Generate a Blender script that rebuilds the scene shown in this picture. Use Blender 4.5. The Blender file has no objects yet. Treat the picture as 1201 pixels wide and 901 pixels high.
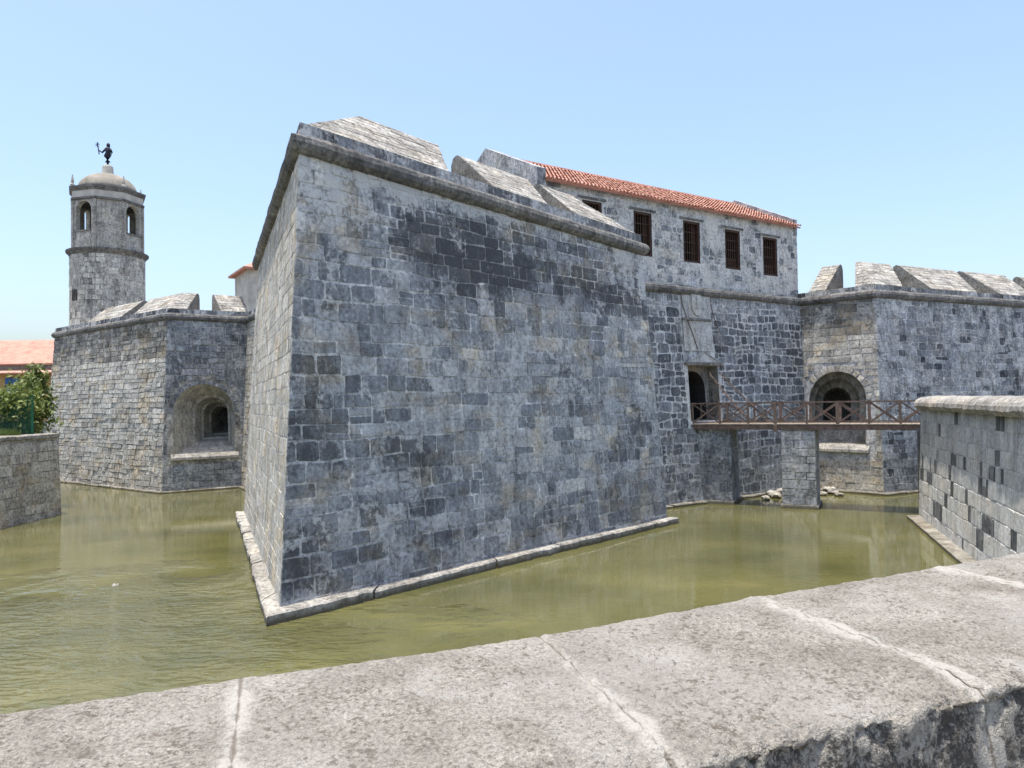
import bpy, bmesh, math, random
from mathutils import Vector, Matrix, noise, Euler
random.seed(7)
V = Vector
rad = math.radians
scene = bpy.context.scene
col = scene.collection

# ------------------------------------------------------------------ camera, sky, sun, exposure
FPX, EYE, PITCH, ROLL = 850.0, 5.6, 1.31, 0.92
SUN_AZ, SUN_EL = -112.0, 84.0
cam_d = bpy.data.cameras.new('camera')
cam_d.sensor_width = 36.0
cam_d.lens = 36.0 * FPX / 1201.0
cam_d.clip_start, cam_d.clip_end = 0.05, 6000
cam = bpy.data.objects.new('camera', cam_d)
col.objects.link(cam)
CAM_R = (Matrix.Rotation(rad(90 + PITCH), 3, 'X') @ Matrix.Rotation(rad(-ROLL), 3, 'Z'))
cam.matrix_world = Matrix.Translation((0, 0, EYE)) @ CAM_R.to_4x4()
scene.camera = cam

world = bpy.data.worlds.new('World')
scene.world = world
world.use_nodes = True
wn = world.node_tree
sky = wn.nodes.new('ShaderNodeTexSky')
sky.sky_type = 'NISHITA'
sky.sun_disc = False
sky.sun_elevation = rad(SUN_EL)
sky.sun_rotation = rad(SUN_AZ)
sky.altitude = 0
sky.air_density = 1.12
sky.dust_density = 3.2
sky.ozone_density = 3.0
bg = wn.nodes['Background']
bg.inputs[1].default_value = 0.15
wn.links.new(sky.outputs[0], bg.inputs[0])

sun_d = bpy.data.lights.new('sun', 'SUN')
sun_d.energy = 2.9
sun_d.angle = rad(0.53)
sun_d.color = (1.0, 0.94, 0.83)
sun = bpy.data.objects.new('sun', sun_d)
col.objects.link(sun)
sdir = V((math.sin(rad(SUN_AZ)) * math.cos(rad(SUN_EL)), math.cos(rad(SUN_AZ)) * math.cos(rad(SUN_EL)), math.sin(rad(SUN_EL))))
sun.rotation_euler = sdir.to_track_quat('Z', 'Y').to_euler()
sun.location = (0, 0, 60)

scene.view_settings.view_transform = 'Standard'
scene.view_settings.look = 'None'
scene.view_settings.exposure = 0.93
scene.view_settings.gamma = 1.0
scene.view_settings.use_curve_mapping = False
scene.cycles.max_bounces = 6

# ------------------------------------------------------------------ pixel helpers (calibration only: rays met with real planes)
def ray(px, py):
    return CAM_R @ V(((px - 600.5) / FPX, -(py - 450.5) / FPX, -1.0))
CAMP = V((0, 0, EYE))
def on_z(px, py, z):
    d = ray(px, py)
    return CAMP + d * ((z - EYE) / d.z)
def on_plane(px, py, p, n):
    d = ray(px, py)
    return CAMP + d * ((p - CAMP).dot(n) / d.dot(n))
def at_y(px, py, y):
    d = ray(px, py)
    return CAMP + d * (y / d.y)
def proj(p):
    q = CAM_R.transposed() @ (p - CAMP)
    return 600.5 + FPX * q.x / -q.z, 450.5 - FPX * q.y / -q.z

# ------------------------------------------------------------------ object helpers
WL = {}
def wloc(o):
    return WL.get(o.name, V((0, 0, 0))) if o else V((0, 0, 0))
def tag(o, label=None, cat=None, group=None, kind=None):
    if label: o['label'] = label
    if cat: o['category'] = cat
    if group: o['group'] = group
    if kind: o['kind'] = kind
    return o
def thing(name, loc, label, cat, group=None):
    o = bpy.data.objects.new(name, None)
    o.empty_display_size = 0.3
    col.objects.link(o)
    o.location = loc
    WL[o.name] = V(loc)
    return tag(o, label, cat, group)

class MB:
    """collects faces in world space, then becomes ONE mesh object"""
    def __init__(s):
        s.v, s.f, s.t = [], [], []
    def face(s, pts, tone=0.5):
        i = len(s.v)
        s.v += [V(p) for p in pts]
        s.f.append(list(range(i, i + len(pts))))
        s.t.append(tone)
    def grid(s, rows, tone=0.5, closed=False, flip=False):
        """rows: list of equally long point lists; shares vertices"""
        i = len(s.v); n = len(rows[0])
        for r in rows: s.v += [V(p) for p in r]
        for a in range(len(rows) - 1):
            for b in range(n if closed else n - 1):
                c = (b + 1) % n
                q = [i + a * n + b, i + a * n + c, i + (a + 1) * n + c, i + (a + 1) * n + b]
                s.f.append(q[::-1] if flip else q); s.t.append(tone)
        return i
    def box(s, c, size, ax=None, tone=0.5, taper=1.0):
        """box at centre c; ax = (X, Y, Z) unit axes"""
        X, Y, Z = ax or (V((1, 0, 0)), V((0, 1, 0)), V((0, 0, 1)))
        c = V(c); hx, hy, hz = [k / 2 for k in size]
        i = len(s.v)
        for sz in (-1, 1):
            k = taper if sz > 0 else 1
            for sx, sy in ((-1, -1), (1, -1), (1, 1), (-1, 1)):
                s.v.append(c + X * hx * sx * k + Y * hy * sy * k + Z * hz * sz)
        for q in ((3, 2, 1, 0), (4, 5, 6, 7), (0, 1, 5, 4), (1, 2, 6, 5), (2, 3, 7, 6), (3, 0, 4, 7)):
            s.f.append([i + k for k in q]); s.t.append(tone)
    def bar(s, a, b, w, h, up=V((0, 0, 1)), tone=0.5):
        a, b = V(a), V(b)
        X = (b - a); L = X.length; X.normalize()
        Y = up.cross(X)
        if Y.length < 1e-5: Y = V((1, 0, 0)).cross(X)
        Y.normalize(); Z = X.cross(Y)
        s.box((a + b) / 2, (L, w, h), (X, Y, Z), tone)
    def tube(s, path, r, n=8, tone=0.5, caps=True):
        rows = []
        for k, p in enumerate(path):
            a = path[max(k - 1, 0)]; b = path[min(k + 1, len(path) - 1)]
            d = (V(b) - V(a)).normalized()
            X = d.cross(V((0, 0, 1)))
            if X.length < 1e-3: X = V((1, 0, 0))
            X.normalize(); Y = X.cross(d)
            rr = r[k] if isinstance(r, (list, tuple)) else r
            rows.append([V(p) + (X * math.cos(2 * math.pi * j / n) + Y * math.sin(2 * math.pi * j / n)) * rr for j in range(n)])
        i = s.grid(rows, tone, True)
        if caps:
            s.f.append([i + j for j in range(n)][::-1]); s.t.append(tone)
            e = i + (len(rows) - 1) * n
            s.f.append([e + j for j in range(n)]); s.t.append(tone)
    def lathe(s, c, prof, n=24, rot=0.0, tone=0.5):
        """prof: list of (r, z) from bottom to top"""
        rows = [[V((c[0] + r * math.cos(rot + 2 * math.pi * j / n), c[1] + r * math.sin(rot + 2 * math.pi * j / n), c[2] + z)) for j in range(n)] for r, z in prof]
        i = s.grid(rows, tone, True)
        s.f.append([i + j for j in range(n)][::-1]); s.t.append(tone)
        e = i + (len(rows) - 1) * n
        s.f.append([e + j for j in range(n)]); s.t.append(tone)
    def build(s, name, mat, parent=None, origin=None, smooth=False, kind=None):
        o_ = V(origin) if origin is not None else (sum(s.v, V((0, 0, 0))) / max(len(s.v), 1))
        me = bpy.data.meshes.new(name)
        me.from_pydata([tuple(p - o_) for p in s.v], [], s.f)
        at = me.attributes.new('tone', 'FLOAT', 'FACE')
        at.data.foreach_set('value', s.t)
        if smooth: me.shade_smooth()
        me.materials.append(mat)
        o = bpy.data.objects.new(name, me)
        col.objects.link(o)
        if parent: o.parent = parent
        o.location = o_ - wloc(parent)
        WL[o.name] = o_
        if kind: o['kind'] = kind
        return o

# ------------------------------------------------------------------ materials
class NT:
    def __init__(s, name):
        s.m = bpy.data.materials.new(name); s.m.use_nodes = True
        s.t = s.m.node_tree; s.b = s.t.nodes['Principled BSDF']
        s.pos = s.t.nodes.new('ShaderNodeNewGeometry').outputs['Position']
    def n(s, kind, **kw):
        x = s.t.nodes.new(kind)
        for k, v in kw.items(): setattr(x, k, v)
        return x
    def link(s, a, b): s.t.links.new(a, b)
    def put(s, sock, v):
        if isinstance(v, bpy.types.NodeSocket): s.link(v, sock)
        else: sock.default_value = (*v, 1) if isinstance(v, (tuple, list)) and len(v) == 3 and sock.type == 'RGBA' else v
    def mapv(s, scale, off=(0, 0, 0)):
        m = s.n('ShaderNodeMapping'); s.link(s.pos, m.inputs[0])
        m.inputs['Scale'].default_value = scale; m.inputs['Location'].default_value = off
        return m.outputs[0]
    def noise(s, scale, detail=4, rough=0.55, vec=None, dist=0.0):
        x = s.n('ShaderNodeTexNoise'); s.link(vec or s.pos, x.inputs['Vector'])
        x.inputs['Scale'].default_value = scale; x.inputs['Detail'].default_value = detail
        x.inputs['Roughness'].default_value = rough; x.inputs['Distortion'].default_value = dist
        return x.outputs[0]
    def voro(s, scale, feature='F1', vec=None):
        x = s.n('ShaderNodeTexVoronoi', feature=feature); s.link(vec or s.pos, x.inputs['Vector'])
        x.inputs['Scale'].default_value = scale
        return x.outputs['Distance']
    def attr(s, name):
        return s.n('ShaderNodeAttribute', attribute_name=name).outputs['Fac']
    def ramp(s, fac, stops, interp='LINEAR'):
        x = s.n('ShaderNodeValToRGB'); s.put(x.inputs[0], fac)
        x.color_ramp.interpolation = interp
        els = x.color_ramp.elements
        while len(els) < len(stops): els.new(0.5)
        for e, (p, c) in zip(els, stops):
            e.position = p; e.color = (*c, 1) if isinstance(c, (tuple, list)) else (c, c, c, 1)
        return x.outputs[0]
    def mix(s, fac, a, b, mode='MIX'):
        x = s.n('ShaderNodeMix', data_type='RGBA', blend_type=mode)
        s.put(x.inputs[0], fac); s.put(x.inputs[6], a); s.put(x.inputs[7], b)
        return x.outputs[2]
    def math(s, op, a, b=0.0, clamp=False):
        x = s.n('ShaderNodeMath', operation=op, use_clamp=clamp); s.put(x.inputs[0], a); s.put(x.inputs[1], b)
        return x.outputs[0]
    def zone(s, o, U, Ln, s0, t0, a, b, amt, hgt=12.7):
        """patch on a wall: s along U from o (0..1 over Ln), t up (0..1 over hgt)"""
        d = s.n('ShaderNodeVectorMath', operation='SUBTRACT'); s.link(s.pos, d.inputs[0]); d.inputs[1].default_value = o
        e = s.n('ShaderNodeVectorMath', operation='DOT_PRODUCT'); s.link(d.outputs[0], e.inputs[0]); e.inputs[1].default_value = U
        x = s.math('DIVIDE', s.math('SUBTRACT', s.math('DIVIDE', e.outputs['Value'], Ln), s0), a)
        sp = s.n('ShaderNodeSeparateXYZ'); s.link(s.pos, sp.inputs[0])
        y = s.math('DIVIDE', s.math('SUBTRACT', s.math('DIVIDE', sp.outputs[2], hgt), t0), b)
        q = s.math('SUBTRACT', 1.0, s.math('ADD', s.math('MULTIPLY', x, x), s.math('MULTIPLY', y, y)), True)
        return s.math('MULTIPLY', q, amt)
    def bump(s, h, strength=0.5, dist=0.02):
        x = s.n('ShaderNodeBump'); s.link(h, x.inputs['Height'])
        x.inputs['Strength'].default_value = strength; x.inputs['Distance'].default_value = dist
        s.link(x.outputs[0], s.b.inputs['Normal'])
    def out(s, colr, rough=0.9, spec=0.25):
        s.put(s.b.inputs['Base Color'], colr); s.put(s.b.inputs['Roughness'], rough)
        s.b.inputs['Specular IOR Level'].default_value = spec
        return s.m

def masonry(name, stops, grime=(0.55, 0.7), grime_amt=0.8, lime=(0.62, 0.72), lime_amt=0.7, limec=(0.57, 0.57, 0.555), warm=0.3,
            seed=0.0, streak=0.5, dark=(0.070, 0.073, 0.080), bump=0.7, contrast=1.0, joints=None, zones=(), lzones=(), damp=0.0):
    """weathered stone: tone of each block, black biological crust, lime smears, drip streaks, pits"""
    k = NT(name)
    o = (seed * 7.3, seed * 3.1, seed * 5.7)
    c = k.ramp(k.attr('tone'), stops)
    if joints:   # mortar: here flush and pale, there washed out and dark
        jn = k.math('ADD', k.math('MULTIPLY', k.noise(0.7, 3, 0.6, k.mapv((1, 1, 1), o)), 0.6), k.math('MULTIPLY', k.noise(3.4, 4, 0.7), 0.4))
        c = k.ramp(jn, [(0.38, joints[0]), (0.48, joints[1]), (0.58, joints[2])])
    med = k.noise(1.7, 6, 0.66, k.mapv((1, 1, 0.8), o), 0.4)
    c = k.mix(contrast, c, k.mix(1.0, c, k.ramp(med, [(0.28, 0.50), (0.50, 1.0), (0.72, 1.42)]), 'MULTIPLY'))
    fine = k.noise(8.0, 7, 0.74)
    c = k.mix(contrast, c, k.mix(1.0, c, k.ramp(fine, [(0.33, 0.36), (0.50, 1.0), (0.67, 1.55)]), 'MULTIPLY'))
    wn_ = k.noise(0.75, 4, 0.55, k.mapv((1, 1, 1.4), (o[1], o[2], o[0])))
    c = k.mix(k.math('MULTIPLY', k.ramp(wn_, [(0.5, 0.0), (0.66, 1.0)]), warm), c, k.mix(1.0, c, (1.10, 0.95, 0.74), 'MULTIPLY'))
    # dark drips and pale wash streaks
    st = k.noise(2.4, 5, 0.65, k.mapv((1.6, 1.6, 0.12), o))
    c = k.mix(k.math('MULTIPLY', k.ramp(st, [(0.5, 0.0), (0.66, 1.0)]), streak), c, k.mix(1.0, c, (0.45, 0.46, 0.48), 'MULTIPLY'))
    ps = k.noise(4.2, 5, 0.65, k.mapv((1.3, 1.3, 0.25), (o[2] + 2, o[1], o[0])))
    c = k.mix(k.math('MULTIPLY', k.ramp(ps, [(0.54, 0.0), (0.68, 1.0)]), streak * 0.8), c, limec)
    # black crust
    g = k.math('ADD', k.math('MULTIPLY', k.noise(0.42, 5, 0.62, k.mapv((1, 1, 0.8), (o[2], o[0], o[1]))), 0.5), k.math('MULTIPLY', k.noise(2.6, 8, 0.78), 0.5))
    for z in zones: g = k.math('ADD', g, k.zone(*z))
    c = k.mix(k.math('MULTIPLY', k.ramp(g, [(grime[0], 0.0), (grime[1], 1.0)]), grime_amt), c, dark)
    # lime smears
    lm = k.math('ADD', k.math('MULTIPLY', k.noise(0.85, 6, 0.66, k.mapv((1, 1, 0.75), (o[0] + 3, o[2], o[1])), 0.5), 0.58), k.math('MULTIPLY', k.noise(4.0, 7, 0.78), 0.42))
    for z in lzones: lm = k.math('ADD', lm, k.zone(*z))
    c = k.mix(k.math('MULTIPLY', k.ramp(lm, [(lime[0], 0.0), (lime[1], 1.0)]), lime_amt), c, limec)
    if damp:     # algae and damp just above the water line
        zz = k.n('ShaderNodeSeparateXYZ'); k.link(k.pos, zz.inputs[0])
        lvl = k.math('ADD', zz.outputs[2], k.math('MULTIPLY', k.math('SUBTRACT', k.noise(1.8, 4, 0.6), 0.5), damp * 1.4))
        c = k.mix(k.ramp(k.math('DIVIDE', lvl, damp), [(0.25, 0.85), (1.0, 0.0)]), c, (0.085, 0.075, 0.045))
    h = k.math('ADD', k.math('MULTIPLY', fine, 0.7), k.math('MULTIPLY', k.noise(34.0, 4, 0.7), 0.3))
    k.bump(h, bump, 0.05)
    return k.out(c, 0.92, 0.2)

GREY = [(0.0, (0.060, 0.066, 0.076)), (0.35, (0.210, 0.224, 0.240)), (0.7, (0.39, 0.395, 0.40)), (1.0, (0.54, 0.53, 0.50))]
BUFF = [(0.0, (0.14, 0.133, 0.12)), (0.4, (0.34, 0.322, 0.285)), (0.75, (0.49, 0.465, 0.41)), (1.0, (0.60, 0.57, 0.505))]
SUNB = [(0.0, (0.10, 0.095, 0.085)), (0.4, (0.23, 0.22, 0.20)), (0.75, (0.33, 0.315, 0.285)), (1.0, (0.42, 0.40, 0.365))]
JG = ((0.20, 0.205, 0.21), (0.42, 0.42, 0.415), (0.56, 0.555, 0.54))
JW = ((0.22, 0.225, 0.23), (0.50, 0.505, 0.50), (0.64, 0.64, 0.625))
JB = ((0.14, 0.13, 0.115), (0.30, 0.285, 0.255), (0.44, 0.42, 0.38))
M = {}
_S, _R = on_z(328, 715, .25), on_z(783, 607, .25)
_U = (_R - _S); _L = _U.length; _U = _U.normalized()
def mz(*a): return (_S, _U, _L) + a
CR = [mz(.40, .84, .24, .16, .10), mz(.70, .775, .36, .06, .12), mz(.58, .86, .40, .10, .06), mz(.05, .44, .08, .16, .10), mz(.16, .33, .14, .05, .09), mz(.03, .12, .05, .10, .10), mz(.45, .10, .3, .06, .05), mz(.55, .5, .4, .5, -.03)]
LZ = [mz(.10, .95, .28, .10, .09), mz(.36, .985, .25, .05, .12), mz(.70, .985, .35, .05, .10), mz(.93, .88, .14, .14, .09), mz(.48, .50, .34, .22, .04), mz(.21, .80, .05, .16, .05), mz(.42, .80, .26, .14, -.03)]
M['main'] = masonry('stone_dark_grey', GREY, (0.540, 0.600), 0.78, (0.560, 0.605), 0.7, warm=0.9, seed=1, zones=CR, lzones=LZ, dark=(0.060, 0.062, 0.068), streak=0.35, contrast=0.8)
M['main_mortar'] = masonry('mortar_grey', GREY, (0.57, 0.64), 0.6, (0.540, 0.585), 0.85, warm=0.5, seed=1, joints=JG, zones=CR[:3], lzones=LZ)
M['curtain'] = masonry('stone_black_rubble', GREY, (0.51, 0.60), 0.75, (0.555, 0.61), 0.8, seed=2, streak=0.5)
M['curtain_mortar'] = masonry('mortar_white', GREY, (0.58, 0.70), 0.8, (0.5, 0.7), 0.6, seed=2, joints=JW, contrast=0.5)
M['pale'] = masonry('stone_pale_buff', BUFF, (0.56, 0.66), 0.6, (0.535, 0.60), 0.7, (0.60, 0.575, 0.52), warm=0.8, seed=3, streak=0.35)
M['pale_mortar'] = masonry('mortar_buff', BUFF, (0.58, 0.72), 0.7, seed=3, joints=JB)
M['right'] = masonry('stone_blue_grey', GREY, (0.535, 0.60), 0.75, (0.53, 0.59), 0.8, seed=4, streak=0.55)
M['right_mortar'] = masonry('mortar_blue_grey', GREY, (0.56, 0.68), 0.65, (0.545, 0.63), 0.65, seed=4, streak=0.5, joints=JG)
M['upper'] = masonry('stone_upper_wall', GREY, (0.60, 0.70), 0.5, (0.50, 0.58), 0.8, (0.60, 0.585, 0.54), seed=5, streak=0.25)
M['slope'] = masonry('stone_sun_bleached', SUNB, (0.56, 0.68), 0.6, (0.55, 0.68), 0.5, (0.42, 0.405, 0.37), warm=0.4, seed=6, streak=0.25, bump=0.9)
M['cordon'] = masonry('stone_black_crust', [(0, (0.085, 0.083, 0.082)), (1, (0.27, 0.26, 0.24))], (0.44, 0.62), 0.7, (0.58, 0.68), 0.55, (0.36, 0.35, 0.32), seed=7, streak=0.7, bump=1.0)
M['plinth'] = masonry('stone_plinth', SUNB, (0.58, 0.7), 0.5, (0.5, 0.65), 0.6, (0.42, 0.395, 0.34), seed=8, damp=0.22)
M['rwall'] = masonry('stone_quay_wall', [(0, (0.06, 0.065, 0.07)), (0.3, (0.14, 0.145, 0.15)), (0.6, (0.47, 0.47, 0.46)), (1.0, (0.64, 0.63, 0.60))], (0.60, 0.70), 0.5, (0.56, 0.64), 0.5, (0.60, 0.59, 0.56), seed=9, streak=0.42, contrast=0.55)
M['inner'] = masonry('stone_niche', BUFF, (0.52, 0.68), 0.6, (0.62, 0.72), 0.4, seed=10)
M['tower'] = masonry('stone_tower', BUFF, (0.54, 0.66), 0.5, (0.53, 0.62), 0.6, (0.60, 0.57, 0.51), seed=11, streak=0.45)

def simple(name, colr, rough=0.7, var=0.25, scale=6.0, spec=0.3, bump=0.2, metal=0.0):
    k = NT(name)
    nz = k.noise(scale, 5, 0.6)
    c = k.mix(1.0, colr, k.ramp(nz, [(0.25, 1 - var), (0.5, 1.0), (0.75, 1 + var)]), 'MULTIPLY')
    k.bump(k.noise(scale * 6, 4, 0.6), bump, 0.01)
    k.b.inputs['Metallic'].default_value = metal
    return k.out(c, rough, spec)
M['rust'] = simple('rusty_iron', (0.150, 0.106, 0.084), 0.85, 0.5, 5)
M['plank'] = simple('weathered_plank', (0.30, 0.25, 0.20), 0.85, 0.35, 5)
M['wood'] = simple('brown_wood', (0.060, 0.033, 0.022), 0.7, 0.4, 8)
M['interior_shade'] = simple('painted_interior_shade', (0.045, 0.042, 0.040), 0.95, 0.3, 3)  # near-black colour stands in for the unlit depth of openings
M['bronze'] = simple('dark_bronze', (0.03, 0.03, 0.045), 0.5, 0.3, 12, metal=0.6)
M['plaster'] = simple('cream_plaster', (0.47, 0.44, 0.385), 0.9, 0.3, 1.6)
M['dome'] = simple('dome_plaster', (0.27, 0.245, 0.205), 0.9, 0.4, 1.5)
M['plaque'] = masonry('worn_pale_tablet', [(0, (0.38, 0.38, 0.37)), (1, (0.50, 0.50, 0.48))], (0.54, 0.68), 0.6, (0.56, 0.66), 0.6, seed=13, streak=0.8, contrast=0.7)
M['yellow'] = simple('ochre_wall', (0.46, 0.28, 0.12), 0.9, 0.15, 0.8)
M['blue'] = simple('blue_shutter', (0.04, 0.12, 0.30), 0.6, 0.2, 3)
M['green_wire'] = simple('green_wire', (0.02, 0.13, 0.07), 0.5, 0.2, 5)
M['green_net'] = simple('green_net', (0.02, 0.11, 0.06), 0.7, 0.2, 5)
M['bark'] = simple('bark', (0.10, 0.07, 0.05), 0.9, 0.4, 10)
M['paving'] = simple('street_paving', (0.24, 0.23, 0.21), 0.9, 0.25, 0.9)
M['bed'] = simple('moat_bed', (0.05, 0.05, 0.02), 0.9, 0.2, 1)

def mat_tile():
    k = NT('terracotta_tile')
    c = k.ramp(k.attr('tone'), [(0, (0.36, 0.165, 0.12)), (0.5, (0.47, 0.245, 0.185)), (1, (0.55, 0.33, 0.26))])
    c = k.mix(1.0, c, k.ramp(k.noise(1.1, 6, 0.7), [(0.3, 0.62), (0.5, 1.0), (0.7, 1.22)]), 'MULTIPLY')
    c = k.mix(k.ramp(k.noise(2.3, 6, 0.72), [(0.56, 0.0), (0.68, 0.4)]), c, (0.18, 0.13, 0.11))
    k.bump(k.noise(30, 3), 0.2, 0.01)
    return k.out(c, 0.85, 0.2)
M['tile'] = mat_tile()

def mat_leaf(name, a, b):
    k = NT(name)
    c = k.ramp(k.attr('tone'), [(0, a), (1, b)])
    k.b.inputs['Transmission Weight'].default_value = 0.0
    tr = k.n('ShaderNodeBsdfTranslucent'); k.link(c, tr.inputs[0])
    mx = k.n('ShaderNodeMixShader'); mx.inputs[0].default_value = 0.3
    k.out(c, 0.5, 0.4)
    k.link(k.b.outputs[0], mx.inputs[1]); k.link(tr.outputs[0], mx.inputs[2])
    k.link(mx.outputs[0], k.t.nodes['Material Output'].inputs[0])
    return k.m
M['leaf'] = mat_leaf('leaf_green', (0.07, 0.11, 0.022), (0.24, 0.28, 0.08))
M['grass'] = mat_leaf('grass_green', (0.08, 0.13, 0.025), (0.20, 0.25, 0.07))

def mat_water():
    k = NT('moat_water')
    big = k.noise(0.16, 4, 0.55, k.mapv((1, 1.6, 1)))
    c = k.ramp(big, [(0.3, (0.078, 0.078, 0.030)), (0.5, (0.118, 0.113, 0.044)), (0.7, (0.158, 0.146, 0.058))])
    c = k.mix(k.math('MULTIPLY', k.ramp(k.noise(0.7, 5, 0.6), [(0.45, 0.0), (0.7, 1.0)]), 0.35), c, (0.070, 0.080, 0.028))
    amp = k.ramp(k.noise(0.13, 2, 0.5, k.mapv((1, 1, 1), (3.0, 1.0, 0))), [(0.38, 0.12), (0.62, 1.0)])
    w1 = k.noise(2.2, 3, 0.5, k.mapv((1.0, 1.9, 1)), 0.6)
    w2 = k.noise(9.0, 2, 0.5, k.mapv((1.0, 1.5, 1)))
    # breeze ruffling the open water near the left bank
    dv = k.n('ShaderNodeVectorMath', operation='DISTANCE'); k.link(k.pos, dv.inputs[0]); dv.inputs[1].default_value = on_z(70, 760, 0)
    gust = k.ramp(k.math('ADD', k.math('DIVIDE', dv.outputs['Value'], 12.0), k.math('MULTIPLY', k.math('SUBTRACT', k.noise(0.30, 3, 0.55), 0.5), 1.6)), [(0.25, 1.0), (0.75, 0.0)])
    amp = k.math('ADD', k.math('MULTIPLY', amp, 0.30), k.math('MULTIPLY', gust, 0.6))
    h = k.math('MULTIPLY', k.math('ADD', k.math('MULTIPLY', w1, 0.75), k.math('MULTIPLY', w2, 0.18)), amp)
    wg = k.math('ADD', k.noise(1.15, 2, 0.45, k.mapv((1.0, 2.1, 1), (4, 2, 0)), 1.2), k.math('MULTIPLY', k.noise(3.6, 2, 0.5, k.mapv((1.0, 2.0, 1))), 0.30))
    h = k.math('ADD', h, k.math('MULTIPLY', k.math('MULTIPLY', wg, gust), 7.0))
    k.bump(h, 0.34, 0.10)
    k.b.inputs['IOR'].default_value = 1.5
    return k.out(c, 0.045, 0.5)
M['water'] = mat_water()

def mat_coquina():
    k = NT('coquina_coping')
    n1 = k.noise(6.0, 8, 0.72); n2 = k.noise(120.0, 4, 0.7); n3 = k.noise(1.8, 3, 0.55); n4 = k.noise(75.0, 5, 0.72)
    grain = k.voro(210.0)
    c = k.ramp(n1, [(0.30, (0.235, 0.213, 0.178)), (0.50, (0.335, 0.309, 0.265)), (0.70, (0.430, 0.402, 0.352))])
    c = k.mix(1.0, c, k.ramp(n2, [(0.32, 0.55), (0.50, 1.0), (0.68, 1.35)]), 'MULTIPLY')
    c = k.mix(1.0, c, k.ramp(grain, [(0.1, 1.12), (0.6, 0.82)]), 'MULTIPLY')
    c = k.mix(k.ramp(n3, [(0.48, 0.0), (0.68, 0.4)]), c, (0.36, 0.342, 0.308))
    # worn pale scars
    c = k.mix(k.ramp(k.math('ADD', k.math('MULTIPLY', k.noise(3.4, 4, 0.6), 0.6), k.math('MULTIPLY', n4, 0.4)), [(0.545, 0.0), (0.615, 0.65)]), c, (0.45, 0.43, 0.39))
    # dark pits and brown flecks, denser in places
    spot = k.math('ADD', k.math('MULTIPLY', n4, 0.74), k.math('MULTIPLY', k.noise(9.0, 6, 0.7), 0.26))
    c = k.mix(k.ramp(spot, [(0.530, 0.0), (0.585, 0.8)]), c, (0.120, 0.098, 0.074))
    # crust on the rough face below the rim
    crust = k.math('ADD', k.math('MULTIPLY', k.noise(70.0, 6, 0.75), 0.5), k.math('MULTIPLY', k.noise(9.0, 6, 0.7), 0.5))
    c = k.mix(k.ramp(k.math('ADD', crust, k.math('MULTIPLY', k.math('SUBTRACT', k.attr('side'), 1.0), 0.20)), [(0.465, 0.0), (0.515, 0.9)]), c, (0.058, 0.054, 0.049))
    # lime mortar at the joints
    jm = k.math('ADD', k.attr('joint'), k.math('MULTIPLY', k.math('SUBTRACT', k.math('ADD', k.math('MULTIPLY', k.noise(9.0, 6, 0.7), 0.6), k.math('MULTIPLY', n4, 0.4)), 0.5), 4.2))
    c = k.mix(k.ramp(jm, [(0.55, 0.0), (1.05, 0.8)]), c, (0.50, 0.472, 0.42))
    cr = k.math('ADD', k.attr('crack'), k.math('MULTIPLY', k.math('SUBTRACT', k.noise(14.0, 4, 0.6), 0.5), 2.4))
    c = k.mix(k.math('MULTIPLY', k.ramp(cr, [(0.55, 0.0), (0.95, 0.8)]), k.attr('crack')), c, (0.15, 0.125, 0.095))
    h = k.math('ADD', k.math('ADD', k.math('MULTIPLY', n2, 0.4), k.math('MULTIPLY', n4, -0.9)), k.math('MULTIPLY', grain, -0.25))
    k.bump(h, 1.0, 0.012)
    return k.out(c, 0.93, 0.2)
M['coquina'] = mat_coquina()

# ------------------------------------------------------------------ masonry generator
def rounded(cell, joint, rnd, corner=0.16, jit=0.02):
    """cell: 4 (u,v) corners CCW -> 8 point outline shrunk by the joint"""
    cx = sum(p[0] for p in cell) / 4; cy = sum(p[1] for p in cell) / 4
    q = []
    for (x, y) in cell:
        dx, dy = cx - x, cy - y
        q.append((x + math.copysign(min(joint / 2, abs(dx) * .8), dx) + rnd.uniform(-jit, jit), y + math.copysign(min(joint / 2, abs(dy) * .8), dy) + rnd.uniform(-jit, jit)))
    out = []
    for i in range(4):
        a, b, c = q[i - 1], q[i], q[(i + 1) % 4]
        k1, k2 = corner * rnd.uniform(0.4, 1.3), corner * rnd.uniform(0.4, 1.3)
        la = math.hypot(a[0] - b[0], a[1] - b[1]) + 1e-6; lc = math.hypot(c[0] - b[0], c[1] - b[1]) + 1e-6
        s = min(la, lc)
        k1 = min(0.4, k1 * s / la); k2 = min(0.4, k2 * s / lc)
        out.append((b[0] + (a[0] - b[0]) * k1, b[1] + (a[1] - b[1]) * k1))
        out.append((b[0] + (c[0] - b[0]) * k2, b[1] + (c[1] - b[1]) * k2))
    return out

def clip(poly, conv):
    """Sutherland-Hodgman; conv CCW"""
    out = poly
    for i in range(len(conv)):
        ax, ay = conv[i]; bx, by = conv[(i + 1) % len(conv)]
        def d(p): return (bx - ax) * (p[1] - ay) - (by - ay) * (p[0] - ax)
        src, out = out, []
        for j in range(len(src)):
            p, q = src[j], src[(j + 1) % len(src)]
            dp, dq = d(p), d(q)
            if dp >= 0: out.append(p)
            if dp * dq < 0:
                t = dp / (dp - dq); out.append((p[0] + (q[0] - p[0]) * t, p[1] + (q[1] - p[1]) * t))
        if len(out) < 3: return []
    return out

def area(p):
    return abs(sum(p[i][0] * p[(i + 1) % len(p)][1] - p[(i + 1) % len(p)][0] * p[i][1] for i in range(len(p)))) / 2

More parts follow.
